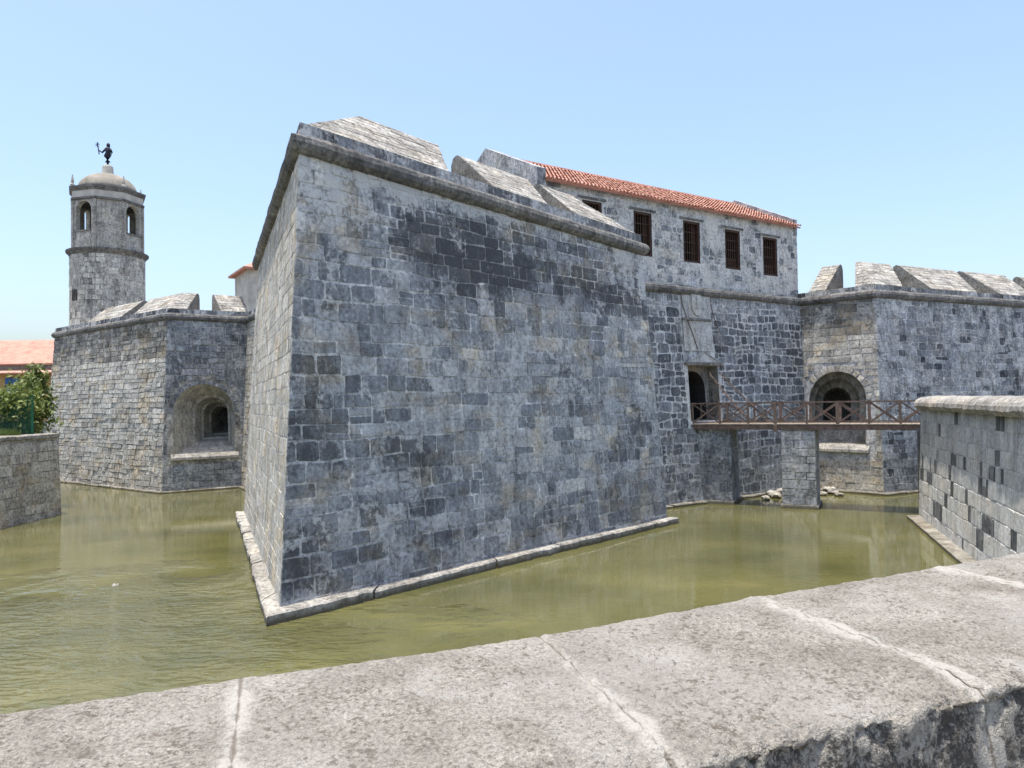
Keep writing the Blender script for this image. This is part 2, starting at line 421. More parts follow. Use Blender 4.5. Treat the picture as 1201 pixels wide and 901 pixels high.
def lay(surf, region, ch, ln, joint=0.03, proud=0.03, wav=0.04, corner=0.1, jit=0.015, split=0.08, tone=None, hole=None, seed=1, v0=None):
    """lay stones on a surface. surf(u, v, d) -> world point; region: convex (u, v) outline CCW. Returns [(outline3d rings, tone)]"""
    rnd = random.Random(seed)
    us = [p[0] for p in region]; vs = [p[1] for p in region]
    umin, umax, vmin, vmax = min(us), max(us), min(vs), max(vs)
    bounds = [vmin if v0 is None else v0]
    while bounds[-1] < vmax: bounds.append(bounds[-1] + ch * rnd.uniform(0.8, 1.22))
    def bv(j, u):
        if j == 0: return bounds[0]
        return bounds[j] + wav * (noise.noise(V((u * 0.45, j * 3.7 + seed, 0.5))) + 0.5 * noise.noise(V((u * 1.6, j * 5.1 + seed, 2.5))))
    stones = []
    for j in range(len(bounds) - 1):
        u = umin - rnd.uniform(0, ln)
        while u < umax:
            hgt = bounds[j + 1] - bounds[j]
            w = ln * rnd.choice((0.55, 0.75, 0.9, 1.0, 1.1, 1.3, 1.55)) * rnd.uniform(0.9, 1.1)
            s1, s2 = rnd.uniform(-.03, .03), rnd.uniform(-.03, .03)
            cell = [(u, bv(j, u)), (u + w, bv(j, u + w)), (u + w, bv(j + 1, u + w)), (u, bv(j + 1, u))]
            cells = [cell]
            if rnd.random() < split:
                k = rnd.uniform(0.38, 0.62)
                if w > hgt * 1.4 and rnd.random() < .4:
                    m0 = (u + w * k, bv(j, u + w * k)); m1 = (u + w * k, bv(j + 1, u + w * k))
                    cells = [[cell[0], m0, m1, cell[3]], [m0, cell[1], cell[2], m1]]
                else:
                    a = (u, cell[0][1] * (1 - k) + cell[3][1] * k); b = (u + w, cell[1][1] * (1 - k) + cell[2][1] * k)
                    cells = [[cell[0], cell[1], b, a], [a, b, cell[2], cell[3]]]
            if hole:
                keep = []
                for cl in cells:
                    run = []
                    for q in range(6):
                        f0, f1 = q / 6, (q + 1) / 6
                        sl = [tuple(cl[0][z] + (cl[1][z] - cl[0][z]) * f0 for z in (0, 1)), tuple(cl[0][z] + (cl[1][z] - cl[0][z]) * f1 for z in (0, 1)),
                              tuple(cl[3][z] + (cl[2][z] - cl[3][z]) * f1 for z in (0, 1)), tuple(cl[3][z] + (cl[2][z] - cl[3][z]) * f0 for z in (0, 1))]
                        if any(hole(*p) for p in sl):
                            if run: keep.append(run)
                            run = []
                        else:
                            run = [run[0], sl[1], sl[2], run[3]] if run else sl
                    if run: keep.append(run)
                cells = keep
            for cl in cells:
                ol = clip(rounded(cl, joint, rnd, corner, jit), region)
                if len(ol) < 3 or area(ol) < 0.012: continue
                cu = sum(p[0] for p in ol) / len(ol); cv = sum(p[1] for p in ol) / len(ol)
                if hole and any(hole(p[0], p[1]) for p in ol + [(cu, cv)]): continue
                t = tone(cu, cv, rnd) if tone else rnd.random()
                p_ = proud * rnd.uniform(0.35, 1.3)
                tx, ty = rnd.uniform(-.012, .012), rnd.uniform(-.012, .012)
                bev = min(0.022, 0.2 * min(hgt, w))
                A = [surf(p[0], p[1], -0.02) for p in ol]
                C_ = []
                for p in ol:
                    dx, dy = cu - p[0], cv - p[1]; L = math.hypot(dx, dy) + 1e-6
                    q = (p[0] + dx / L * bev, p[1] + dy / L * bev)
                    C_.append(surf(q[0], q[1], p_ + tx * (q[0] - cu) + ty * (q[1] - cv)))
                stones.append((A, C_, max(0, min(1, t)), area(ol)))
            u += w
    return stones

def emit_stones(parent, stones, mat, name='stone', limit=300, rest='stonework'):
    """the stones that show largest become parts of their own, the rest one part"""
    def size(s):
        c = sum(s[1], V((0, 0, 0))) / len(s[1])
        n = (s[1][1] - s[1][0]).cross(s[1][2] - s[1][1])
        if n.length < 1e-9: return 0
        n.normalize(); d = CAMP - c
        return s[3] * abs(n.dot(d.normalized())) / d.length_squared
    stones = sorted(stones, key=size, reverse=True)
    def add(mb, s):
        A, C_, t = s[:3]; n = len(A); i = len(mb.v)
        mb.v += A + C_
        for k in range(n):
            l = (k + 1) % n
            mb.f.append([i + k, i + l, i + n + l, i + n + k]); mb.t.append(t)
        mb.f.append([i + n + k for k in range(n)]); mb.t.append(t)
    for s in stones[:limit]:
        mb = MB(); add(mb, s)
        mb.build(name, s[4] if len(s) > 4 else mat, parent)
    if stones[limit:]:
        mb = MB(); mats = [mat]; idx = []
        for s in stones[limit:]:
            add(mb, s); m_ = s[4] if len(s) > 4 else mat
            if m_ not in mats: mats.append(m_)
            idx += [mats.index(m_)] * (len(mb.f) - len(idx))
        o = mb.build(rest, mat, parent, kind='stuff')
        for m_ in mats[1:]: o.data.materials.append(m_)
        o.data.polygons.foreach_set('material_index', idx)

class Wall:
    """planar battered wall between two base points and two top points"""
    def __init__(s, b0, b1, t1, t0):
        s.o = V(b0); s.U = (V(b1) - V(b0)).normalized()
        n = s.U.cross(V(t0) - V(b0)).normalized()
        s.N = n                      # U x up = outward when the interior is on the left
        s.Vv = s.N.cross(s.U).normalized()
        s.quad = [s.uv(p) for p in (b0, b1, t1, t0)]
    def uv(s, p):
        d = V(p) - s.o; return (d.dot(s.U), d.dot(s.Vv))
    def P(s, u, v, d=0.0):
        return s.o + s.U * u + s.Vv * v + s.N * d
    def hit(s, px, py):
        return s.uv(on_plane(px, py, s.o, s.N))

def fill_face(mb, wall, outline, holes, tone=0.5, d=0.0):
    """triangulated planar face with holes"""
    bm = bmesh.new(); es = []
    for loop in [outline] + holes:
        vs = [bm.verts.new((p[0], p[1], 0)) for p in loop]
        es += [bm.edges.new((vs[i], vs[(i + 1) % len(vs)])) for i in range(len(vs))]
    bmesh.ops.triangle_fill(bm, use_beauty=True, use_dissolve=False, edges=es, normal=(0, 0, 1))
    for f in bm.faces:
        mb.face([wall.P(v.co.x, v.co.y, d) for v in f.verts], tone)
    bm.free()

def arch_pts(uc, hw, v0, vs, n=18):
    """arch outline CCW from bottom left; vs = springing height"""
    pts = [(uc - hw, v0), (uc + hw, v0)]
    for k in range(n + 1):
        a = math.pi * k / n
        pts.append((uc + hw * math.cos(a), vs + hw * math.sin(a)))
    return pts
def in_arch(u, v, uc, hw, v0, vs, m=0.0):
    if v < v0 - m or abs(u - uc) > hw + m: return False
    return v <= vs or (u - uc) ** 2 + (v - vs) ** 2 <= (hw + m) ** 2

# ------------------------------------------------------------------ plan of the fort (counter-clockwise, interior on the left)
K = 0.058
def azv(a): return V((math.sin(rad(a)), math.cos(rad(a)), 0))
def flat(p): return V((p.x, p.y, 0))
S = flat(on_z(328, 715, .25)); R = flat(on_z(783, 607, .25)); L = flat(on_z(286, 601, .25))
C1 = flat(on_z(948, 571, .15)); CLp = flat(on_z(785, 592, .15)); RS = flat(on_z(1037, 578, .15))
LS = flat(on_z(190, 577, .1)); LL = flat(on_z(50, 561, .1)); LR = flat(on_z(283, 570, .1))
cu_dir = (C1 - CLp).normalized()                      # along the gate curtain, away from the near bastion
in_dir = V((-cu_dir.y, cu_dir.x, 0))                  # into the fort
def isect(p, d, q, e):
    den = d.x * e.y - d.y * e.x
    t = ((q.x - p.x) * e.y - (q.y - p.y) * e.x) / den
    return p + d * t
RF = isect(R, in_dir, C1, cu_dir)
RE = RS + azv(64.7) * 30
cb_dir = -in_dir                                      # second curtain runs this way from the tower bastion
LF = isect(LR, cb_dir, L, cu_dir)
POLY = [LL + azv(38) * 14, LL, LS, LR, LF, L, S, R, RF, C1, RS, RE, RE + azv(0) * 20]
IDX = dict(LL=1, LS=2, LR=3, LF=4, L=5, S=6, R=7, RF=8, C1=9, RS=10, RE=11)
def nin(i):
    d = (POLY[i + 1] - POLY[i]).normalized(); return V((-d.y, d.x, 0))
def mit(name, w):
    i = IDX[name]; a, b = nin(i - 1), nin(i)
    return (a + b) * (w / (1 + a.dot(b)))
def base(name, z=-0.6): return POLY[IDX[name]] + mit(name, K * z) + V((0, 0, z))
def top(name, z): return POLY[IDX[name]] + mit(name, K * z) + V((0, 0, z))

def make_wall(a, b, za, zb): return Wall(base(a), base(b), top(b, zb), top(a, za))

def rail_point(tops, names, i, w, h):
    """mitred point w inside corner i of the wall head"""
    return tops[i] + mit(names[i], w) + V((0, 0, h))

def cordon(parent, pts, r, name='cordon', mat=None, seed=0):
    """half-round string course, wobbling a little, with butt joints"""
    path = []
    for a, b in zip(pts, pts[1:]):
        n = max(2, int((b - a).length / 0.45))
        path += [a.lerp(b, k / n) for k in range(n)]
    path.append(pts[-1])
    mb = MB()
    rows = []; n = 12
    for k, p in enumerate(path):
        a = path[max(k - 1, 0)]; b = path[min(k + 1, len(path) - 1)]
        d = (b - a).normalized(); X = d.cross(V((0, 0, 1))).normalized(); Y = X.cross(d)
        d0 = (path[min(k + 1, len(path) - 1)] - p) if k < len(path) - 1 else (p - path[k - 1])
        d0 = d0.normalized(); kk = 1.0 / max(0.55, abs(d0.dot(d)))
        row = []
        for j in range(n):
            an = 2 * math.pi * j / n
            q = X * (math.cos(an) * kk) + Y * math.sin(an)
            wob = 1 + 0.12 * noise.noise(p * 0.9 + q * 0.8 + V((seed, 0, 0))) + 0.11 * noise.noise(p * 2.6 + q * 1.7)
            row.append(p + q * r * wob)
        rows.append(row)
    i = mb.grid(rows, 0.5, True)
    mb.f.append([i + j for j in range(n)][::-1]); mb.t.append(.5)
    e = i + (len(rows) - 1) * n
    mb.f.append([e + j for j in range(n)]); mb.t.append(.5)
    for q in range(len(mb.t)):
        mb.t[q] = 0.5 + 0.5 * noise.noise(path[min(q // n, len(path) - 1)] * 0.7)
    return mb.build(name, mat or M['cordon'], parent)

def merlon(parent, secs, prof, mat, pool, seed, cap=(True, True)):
    """secs: list of functions w,h -> point, profile points joined from section to section"""
    mb = MB()
    rows = [[s(w, h) for (w, h) in prof] for s in secs]
    n = len(prof)
    for a, b in zip(rows, rows[1:]):
        for k in range(n - 1):
            mb.face([a[k], b[k], b[k + 1], a[k + 1]], 0.5)
    if cap[0]: mb.face(rows[0][::-1], 0.35)
    if cap[1]: mb.face(rows[-1], 0.35)
    o = mb.build('merlon', mat, parent)
    # bleached slabs on the sloping back
    for q, (a, b) in enumerate(zip(rows, rows[1:])):
        w = Wall(a[1], b[1], b[2], a[2])
        pool += [(*s, M['slope']) for s in lay(w.P, w.quad, 0.30, 0.85, 0.02, 0.022, 0.03, 0.07, 0.012, 0.05,
                     lambda u, v, r: r.uniform(0.45, 1.0), None, seed + q)]
    for cp, row in ((cap[0], rows[0]), (cap[1], rows[-1])):
        pass
    return o

def sec_cheek(p0, p1, u, ins, skew=0.0):
    """cross section at distance u along a wall head from p0 to p1"""
    d = (p1 - p0); Lh = d.length; q = p0 + d * (u / Lh)
    U = d.normalized()
    return lambda w, h: q + ins * w + U * (skew * w) + V((0, 0, h))
def u_at_px(p0, p1, px, h=0.0):
    d = p1 - p0; lo, hi = 0.0, 1.0
    a = proj(p0 + V((0, 0, h)))[0]; b = proj(p1 + V((0, 0, h)))[0]
    for _ in range(40):
        m = (lo + hi) / 2
        x = proj(p0 + d * m + V((0, 0, h)))[0]
        if (x < px) == (a < b): lo = m
        else: hi = m
    return d.length * lo

def cheek2(p0, p1, ins, prof, px_out, px_top, h0=.6):
    u = u_at_px(p0, p1, px_out, h0); w, h = prof[3]
    lo, hi = -3.0, 3.0
    f = lambda k: proj(sec_cheek(p0, p1, u, ins, k)(w, h))[0]
    up = f(hi) > f(lo)
    for _ in range(40):
        m = (lo + hi) / 2
        if (f(m) < px_top) == up: lo = m
        else: hi = m
    return sec_cheek(p0, p1, u, ins, max(-1.2, min(1.2, lo)))

def niche(mb, wall, outer, steps, axis, tone=0.5):
    """splayed embrasure: outer arch, then (depth, half width, sill rise, springing, shift) rings towards the back, along axis"""
    uc, hw, v0, vs = outer
    rings = [[wall.P(*p) for p in arch_pts(uc, hw, v0, vs)]]
    n = len(rings[0])
    for (dep, hw2, v02, vs2) in steps:
        off = axis * dep
        rings.append([wall.P(*p) + off for p in arch_pts(uc, hw2, v02, vs2)])
    for a, b in zip(rings, rings[1:]):
        for k in range(n):
            l = (k + 1) % n
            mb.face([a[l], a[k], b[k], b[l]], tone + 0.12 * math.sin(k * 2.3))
    mb.face(rings[-1], 0.0)  # back face painted dark for the shade deep inside

def body(parent, outer, inner, tops, holes_by_edge, mat, name='wall'):
    """battered solid: outer = names, tops = list of top points, inner = extra closing points (with z = top)"""
    mb = MB(); walls = []
    for k in range(len(outer) - 1):
        w = Wall(base(outer[k]), base(outer[k + 1]), tops[k + 1], tops[k])
        walls.append(w)
        fill_face(mb, w, w.quad, holes_by_edge.get(k, []))
    ring = list(tops) + inner
    mb.face(ring, 0.6)
    low = [V((p.x, p.y, -0.6)) for p in inner]
    chain = [(base(outer[-1]), tops[-1])] + list(zip(low, inner)) + [(base(outer[0]), tops[0])]
    for (a, b), (c, d) in zip(chain, chain[1:]):
        mb.face([a, c, d, b], 0.5)
    return mb.build(name, mat, parent), walls

def plinth(parent, names, width, h, seed, ends=(0.0, 0.0)):
    """ledge at the water line, stone by stone"""
    rnd = random.Random(seed)
    pts_o = [POLY[IDX[n]] + mit(n, -width) for n in names]
    pts_i = [POLY[IDX[n]] + mit(n, 0.03) for n in names]
    for k in range(len(names) - 1):
        a0, a1, b0, b1 = pts_o[k], pts_o[k + 1], pts_i[k], pts_i[k + 1]
        Ln = (a1 - a0).length; n = max(1, int(Ln / 1.6))
        for j in range(n):
            t0, t1 = j / n, (j + 1) / n
            e = 0.012 / Ln
            w0 = rnd.uniform(-.03, .03); hh = h + rnd.uniform(-.025, .025)
            mb = MB()
            o0, o1 = a0.lerp(a1, t0 + e), a0.lerp(a1, t1 - e); i0, i1 = b0.lerp(b1, t0 + e), b0.lerp(b1, t1 - e)
            out = (o0 - i0).normalized() * w0
            m = 5
            rows = []
            for q in range(m + 1):
                f = q / m
                po = o0.lerp(o1, f) + out + V((noise.noise(o0 + V((f * 5, 0, seed))) * .09, noise.noise(o0 + V((f * 5, 9, seed))) * .09, 0)); pi = i0.lerp(i1, f)
                dz = noise.noise(o0 + V((f * 4, 0, 3))) * 0.03
                rows.append([V((po.x, po.y, -0.5)), V((po.x, po.y, hh - .05 + dz)), V((*(po.lerp(pi, 0.15)).xy, hh + dz)), V((pi.x, pi.y, hh + .02)), V((pi.x, pi.y, -0.5))])
            mb.grid(rows, rnd.uniform(0.5, 0.95), flip=True)
            mb.face(rows[0], 0.4); mb.face(rows[-1][::-1], 0.4)
            mb.build('plinth_stone', M['plinth'], parent)

# ================================================================== setting: water, ground, walls of the moat
RW_far = flat(on_z(1078, 608, 0)); RW_near = flat(on_z(1130, 650, 0))
rw_dir = (RW_near - RW_far).normalized()
PZ = EYE - 0.55                                        # head of the near parapet
JOINTS = [((-1.95, 0.98), (-1.74, 0.39)), ((-1.25, 1.215), (-1.03, 0.63)), ((-0.555, 1.475), (-0.36, 0.885)), ((0.05, 1.71), (0.25, 1.118)),
          ((0.646, 2.007), (0.90, 1.38)), ((1.336, 2.325), (1.60, 1.655)), ((2.10, 2.68), (2.36, 2.01)), ((2.9, 3.02), (3.16, 2.36))]
near_dir = (V((2.9, 3.02, 0)) - V((2.10, 2.68, 0))).normalized()
CORNER = isect(V((2.9, 3.02, 0)), near_dir, RW_far, rw_dir)
left_dir = (V((-1.95, 0.98, 0)) - V((-1.25, 1.215, 0))).normalized()
Q_far = flat(on_z(72, 603, 0)); Q_near = flat(on_z(0, 620, 0))
q_dir = (Q_near - Q_far).normalized()
Q_corner = isect(V((-1.95, 0.98, 0)), left_dir, Q_far, q_dir)
GZ = 4.05
lb_dir = (LL - LS).normalized()
moat = [Q_corner, V((-1.95, 0.98, 0)), V((0.05, 1.71, 0)), V((2.9, 3.02, 0)), CORNER, RW_far, RW_far + V((1.6, 1.0, 0)), RW_far + V((1.6, 1.0, 0)) + azv(62) * 34,
        V((75, 130, 0)), V((-75, 130, 0)), Q_far + lb_dir * 40, Q_far]

mb = MB()
g = 60
wx0, wx1, wy0, wy1 = -90, 90, -22, 140
mb.face([(wx0, wy0, 0), (wx1, wy0, 0), (wx1, wy1, 0), (wx0, wy1, 0)])
tag(mb.build('water', M['water'], None), kind='structure')

bm = bmesh.new(); es = []
big = [(-2500, -1500), (2500, -1500), (2500, 3500), (-2500, 3500)]
shift = {4: V((.5, .1, 0)), 5: V((.55, 0, 0)), 10: V((-.3, -.5, 0)), 11: V((-.5, -.35, 0)), 0: V((-.5, 0, 0))}
for loop in (big, [(p + shift.get(q, V((0, 0, 0)))).xy[:] for q, p in enumerate(moat)]):
    vs = [bm.verts.new((p[0], p[1], 0)) for p in loop]
    es += [bm.edges.new((vs[i], vs[(i + 1) % len(vs)])) for i in range(len(vs))]
bmesh.ops.triangle_fill(bm, use_beauty=True, use_dissolve=False, edges=es, normal=(0, 0, 1))
mb = MB()
for f in bm.faces: mb.face([(v.co.x, v.co.y, GZ) for v in f.verts])
bm.free()
tag(mb.build('ground', M['paving'], None, origin=(0, 0, GZ)), kind='structure')

# the walls of the moat that the photo hardly shows
hid = thing('embankment', moat[8] + V((0, 0, 0)), 'plain stone retaining wall of the moat behind the fort', 'wall')
for a, b in ((7, 8), (8, 9), (9, 10), (6, 7), (5, 6)):
    mb = MB(); p, q = moat[a], moat[b]
    mb.face([p + V((0, 0, -.6)), q + V((0, 0, -.6)), q + V((0, 0, GZ)), p + V((0, 0, GZ))][::-1], 0.6)
    mb.build('wall_face', M['rwall'], hid)

# ================================================================== near bastion
ZS, ZR, ZL = 12.95, 12.35, 12.6
NB = thing('bastion', (S.x, S.y, 0), 'huge dark grey block bastion, its sharp corner jutting from the water towards the viewer', 'bastion')
nb_names = ['LF', 'L', 'S', 'R', 'RF']
nb_t = [top('LF', ZL), top('L', ZL), top('S', ZS), top('R', ZR), top('RF', ZR)]
_, nbw = body(NB, nb_names, [RF + in_dir * 6 + V((0, 0, ZR)), LF + cu_dir * 6 + V((0, 0, ZL))], nb_t, {}, M['main_mortar'], 'wall')
wr, wl = nbw[2], nbw[1]
LEN = wr.quad[1][0]; HT = wr.quad[3][1]
def tone_main(u, v, r):
    s, t = u / LEN, v / HT
    x = 0.50 + r.uniform(-0.27, 0.27)
    x += 0.22 * noise.noise(V((u * .22, v * .3, 4.0)))
    def blob(s0, t0, a, b, k):
        return k * math.exp(-((s - s0) / a) ** 2 - ((t - t0) / b) ** 2)
    x += blob(0.42, 0.84, .18, .12, -0.24) + blob(0.72, 0.78, .26, .05, -0.20)
    x += blob(0.05, 0.93, .12, .07, 0.26) + blob(0.55, 0.45, .25, .2, 0.10) + blob(0.92, 0.55, .10, .4, 0.12) + blob(0.95, 0.93, .10, .08, 0.2)
    x += blob(0.04, 0.42, .06, .12, -0.25) + blob(0.10, 0.15, .1, .1, -0.12) + blob(0.3, .96, .3, .03, .2)
    if r.random() < .06: x += .25
    return max(.16, x)
pool = []
pool += lay(wr.P, wr.quad, 0.50, 0.80, 0.034, 0.022, 0.10, 0.12, 0.024, 0.14, tone_main, None, 11)
pool += [(*s, M['pale']) for s in lay(wl.P, wl.quad, 0.48, 0.85, 0.014, 0.012, 0.06, 0.1, 0.012, 0.08, lambda u, v, r: 0.74 + r.uniform(-.25, .25) - 0.25 * max(0, v / HT - .75) * 4 * r.random(), None, 12)]  # sunlit face painted paler, shade below the cordon darkens its top
cordon(NB, [p + V((0, 0, 0)) for p in nb_t], 0.30, seed=1)
PROF = [(0.10, 0.2), (0.16, 0.68), (2.42, 2.50), (2.62, 2.58), (2.85, 2.50), (2.98, 2.25), (3.0, 0.0)]
# curb under the merlons
def curb(parent, tops, names, pool, prof=((-0.02, 0.1), (0.02, 0.66), (3.2, 0.85), (3.2, 0.0)), seed=0, mat=None):
    for k in range(len(names) - 1):
        mb = MB()
        rows = [[rail_point(tops, names, k, w, h) for (w, h) in prof], [rail_point(tops, names, k + 1, w, h) for (w, h) in prof]]
        mb.grid(rows, 0.6, flip=False)
        mb.build('parapet_curb', mat or M['slope'], parent)
        w = Wall(rows[0][0], rows[1][0], rows[1][1], rows[0][1])
        pool += [(*s, M['right']) for s in lay(w.P, w.quad, 0.7, 0.75, 0.02, 0.02, 0.0, 0.06, 0.01, 0.0, lambda u, v, r: r.choice((.05, .2, .35, .6)) + r.uniform(-.1, .1), None, 31 + seed + k, v0=w.quad[0][1] - .02)]
curb(NB, nb_t, nb_names, pool)
E_ = [p for p in nb_t]
ins_r = nin(IDX['S']); ins_l = nin(IDX['L'])
def cheek_r(px, skew=0.0):
    u = u_at_px(E_[2], E_[3], px, 0.75); return sec_cheek(E_[2], E_[3], u, ins_r, skew)
def corner_sec(i): return lambda w, h: rail_point(E_, nb_names, i, w, h)
def cheek_l(u): return sec_cheek(E_[1], E_[2], u, ins_l)
Ll = (E_[2] - E_[1]).length
merlon(NB, [cheek_l(Ll - 5.2), corner_sec(2), cheek2(E_[2], E_[3], ins_r, PROF, 528, 512, .7)], PROF, M['slope'], pool, 50)
merlon(NB, [cheek2(E_[2], E_[3], ins_r, PROF, 584, 535, .7), cheek2(E_[2], E_[3], ins_r, PROF, 645, 617, .7)], PROF, M['slope'], pool, 55)
merlon(NB, [cheek2(E_[2], E_[3], ins_r, PROF, 679, 629, .7), corner_sec(3), ], PROF, M['slope'], pool, 58, (True, False))
merlon(NB, [corner_sec(1), cheek_l(3.4)], PROF, M['slope'], pool, 60, (False, True))
merlon(NB, [cheek_l(5.0), cheek_l(9.0)], PROF, M['slope'], pool, 62)
emit_stones(NB, pool, M['main'])
plinth(NB, ['L', 'S', 'R'], 0.36, 0.27, 5)

# ================================================================== gate curtain with the roofed barracks on it
ZC = 11.38
CW = thing('curtain', (CLp.x, CLp.y, 0), 'dark rubble curtain wall with white mortar joints and the castle gate, behind the footbridge', 'wall')
cw_t = [top('RF', ZC), top('C1', ZC)]
cwall = Wall(base('RF'), base('C1'), cw_t[1], cw_t[0])
gl = cwall.hit(806.5, 430); gr = cwall.hit(841.5, 430); gb = cwall.hit(812, 494); gt = cwall.hit(812, 429)
GATE = (gl[0], gb[1], gr[0], gt[1])
gate_loop = [(GATE[0], GATE[1]), (GATE[2], GATE[1]), (GATE[2], GATE[3]), (GATE[0], GATE[3])]
_, _w = body(CW, ['RF', 'C1'], [C1 + in_dir * 12 + V((0, 0, ZC)), RF + in_dir * 12 + V((0, 0, ZC))], cw_t, {0: [gate_loop]}, M['curtain_mortar'], 'wall')
pl_l = cwall.hit(800, 380)[0]; pl_r = cwall.hit(833, 380)[0]; pl_b = cwall.hit(815, 424)[1]; pl_t = cwall.hit(815, 343)[1]
def hole_c(u, v):
    if GATE[0] - .12 < u < GATE[2] + .12 and GATE[1] - .1 < v < GATE[3] + .15: return True
    return pl_l - .05 < u < pl_r + .05 and pl_b - .1 < v < pl_t
HC = cwall.quad[3][1]; LC = cwall.quad[1][0]
def tone_cur(u, v, r):
    x = 0.24 + r.uniform(-.17, .2)
    t = v / HC
    if t > 0.9: x += 0.3
    if u > LC - 1.3 and t < .88: x -= 0.06
    if t < 0.28: x += 0.12  # lowest courses painted lighter where the sun grazes them
    if r.random() < .12: x += .25
    return x
pool = lay(cwall.P, cwall.quad, 0.46, 0.62, 0.058, 0.026, 0.16, 0.22, 0.045, 0.2, tone_cur, hole_c, 21)
emit_stones(CW, pool, M['curtain'])
cordon(CW, cw_t, 0.25, seed=4)
# gate recess: deep rebate, then an arched doorway into the passage, their shade put into the colour
mb = MB()
dp = 0.75
q0 = [cwall.P(u, v) for u, v in gate_loop]; hin = -cwall.N.copy(); hin.z = 0; hin.normalize()
q1 = [p + hin * dp for p in q0]
for k in range(4):
    l = (k + 1) % 4; mb.face([q0[l], q0[k], q1[k], q1[l]], 0.25)
gw = GATE[2] - GATE[0]
gc = GATE[0] + gw * 0.47
w2 = Wall(q1[0], q1[1], q1[2], q1[3])
a2 = arch_pts(gw * .47, gw * .41, 0.02, w2.quad[2][1] - gw * .41 - .25, 12)
fill_face(mb, w2, w2.quad, [a2], 0.3)
mb2 = MB(); ai = [w2.P(*p) for p in a2]; aj = [p + hin * 3.0 for p in ai]
for k in range(len(ai)):
    l = (k + 1) % len(ai); mb2.face([ai[l], ai[k], aj[k], aj[l]], 0.3)
mb.build('gate_recess', M['inner'], CW); mb2.build('gate_passage', M['interior_shade'], CW)
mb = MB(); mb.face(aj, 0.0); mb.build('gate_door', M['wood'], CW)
# lintel, pediment, inscription tablet and worn coat of arms above it
def slab(wall, u0, v0, u1, v1, d0, d1, tone=0.6, mb=None):
    mb = mb or MB()
    mb.box(wall.P((u0 + u1) / 2, (v0 + v1) / 2, (d0 + d1) / 2), (u1 - u0, v1 - v0, d1 - d0), (wall.U, wall.Vv, wall.N), tone)
    return mb
slab(cwall, GATE[0] - .25, GATE[3] + .02, GATE[2] + .3, GATE[3] + .18, -.02, .16).build('gate_lintel', M['cordon'], CW)
mb = MB(); pb, pt_ = GATE[3] + .19, GATE[3] + .75
tri = [(GATE[0] - .05, pb), (GATE[2] + .15, pb), ((GATE[0] + GATE[2]) / 2, pt_)]
mb.face([cwall.P(*p, .1) for p in tri], .5)
for k in range(3):
    l = (k + 1) % 3; mb.face([cwall.P(*tri[l], .1), cwall.P(*tri[k], .1), cwall.P(*tri[k], -.02), cwall.P(*tri[l], -.02)], .5)
ped = mb.build('gate_pediment', M['plaque'], CW)
mb = MB()
for a, b in ((0, 2), (2, 1)):
    mb.bar(cwall.P(*tri[a], .11), cwall.P(*tri[b], .11), .06, .07, cwall.N)
mb.build('pediment_moulding', M['right'], ped)
um = cwall.hit(815, 376)[1]
tab = slab(cwall, pl_l + .02, pt_ + .05, pl_r - .02, um - .03, -.02, .06).build('inscription_tablet', M['plaque'], CW)
slab(cwall, pl_l - .03, um - .02, pl_r + .03, um + .1, -.02, .14).build('tablet_ledge', M['cordon'], CW)
slab(cwall, pl_l + .02, um + .11, pl_r - .02, pl_t, -.02, .05).build('arms_panel', M['plaque'], CW)
mb = MB()
uc = (pl_l + pl_r) / 2; hs = (pl_t - um) - .35; sw = .36
sh = [(uc - sw, um + .22 + hs), (uc - sw, um + .22 + hs * .45)] + [(uc + sw * math.sin(a), um + .22 + hs * .45 - hs * .42 * math.cos(a)) for a in [-1.2, -.8, -.4, 0, .4, .8, 1.2]] + [(uc + sw, um + .22 + hs * .45), (uc + sw, um + .22 + hs)]
mb.face([cwall.P(*p, .13) for p in sh], .8)
for k in range(len(sh)):
    l = (k + 1) % len(sh); mb.face([cwall.P(*sh[l], .13), cwall.P(*sh[k], .13), cwall.P(*sh[k], .04), cwall.P(*sh[l], .04)], .8)
for k in range(5):   # worn crown
    u = uc - .3 + .15 * k
    mb.box(cwall.P(u, um + .30 + hs, .09), (.09, .14 + .04 * (k % 2), .1), (cwall.U, cwall.Vv, cwall.N), .7)
mb.box(cwall.P(uc, um + .22 + hs * .6, .14), (.06, hs * .6, .05), (cwall.U, cwall.Vv, cwall.N), .7)
mb.build('coat_of_arms', M['plaque'], CW)
# plinth of the curtain
plinth(CW, ['RF', 'C1'], 0.25, 0.14, 6)

# barracks
ZE = 16.14
bf = 0.30
p_r = cw_t[1] + in_dir * bf + cu_dir * 0.3; p_r.z = ZC - .05
nrm = -in_dir
hl = on_plane(636, 207, p_r, nrm)
p_l = V((hl.x, hl.y, ZC - .05))
BK = thing('barracks', (p_l.lerp(p_r, .5).x, p_l.lerp(p_r, .5).y, ZC - .05), 'long stone upper storey with red tiled roof and barred brown windows above the gate', 'building')
fw = Wall(p_l, p_r, V((p_r.x, p_r.y, ZE)), V((p_l.x, p_l.y, ZE)))
BL = fw.quad[1][0]; BH = fw.quad[2][1]; BD = 8.8
wins = []
for (xa, xb, ya, yb) in ((683, 706, 236, 283), (743.5, 764.5, 249, 300), (801.5, 821, 260, 308), (850.5, 868, 270, 316), (895, 911.5, 279, 323.5)):
    a = fw.hit(xa, (ya + yb) / 2); b = fw.hit(xb, (ya + yb) / 2); t_ = fw.hit((xa + xb) / 2, ya); c_ = fw.hit((xa + xb) / 2, yb)
    wins.append((a[0], c_[1], b[0], t_[1]))
loops = [[(w[0], w[1]), (w[2], w[1]), (w[2], w[3]), (w[0], w[3])] for w in wins]
mb = MB()
fill_face(mb, fw, fw.quad, loops, 0.9)
bk = [V((p.x, p.y, 0)) + in_dir * BD for p in (p_l, p_r)]
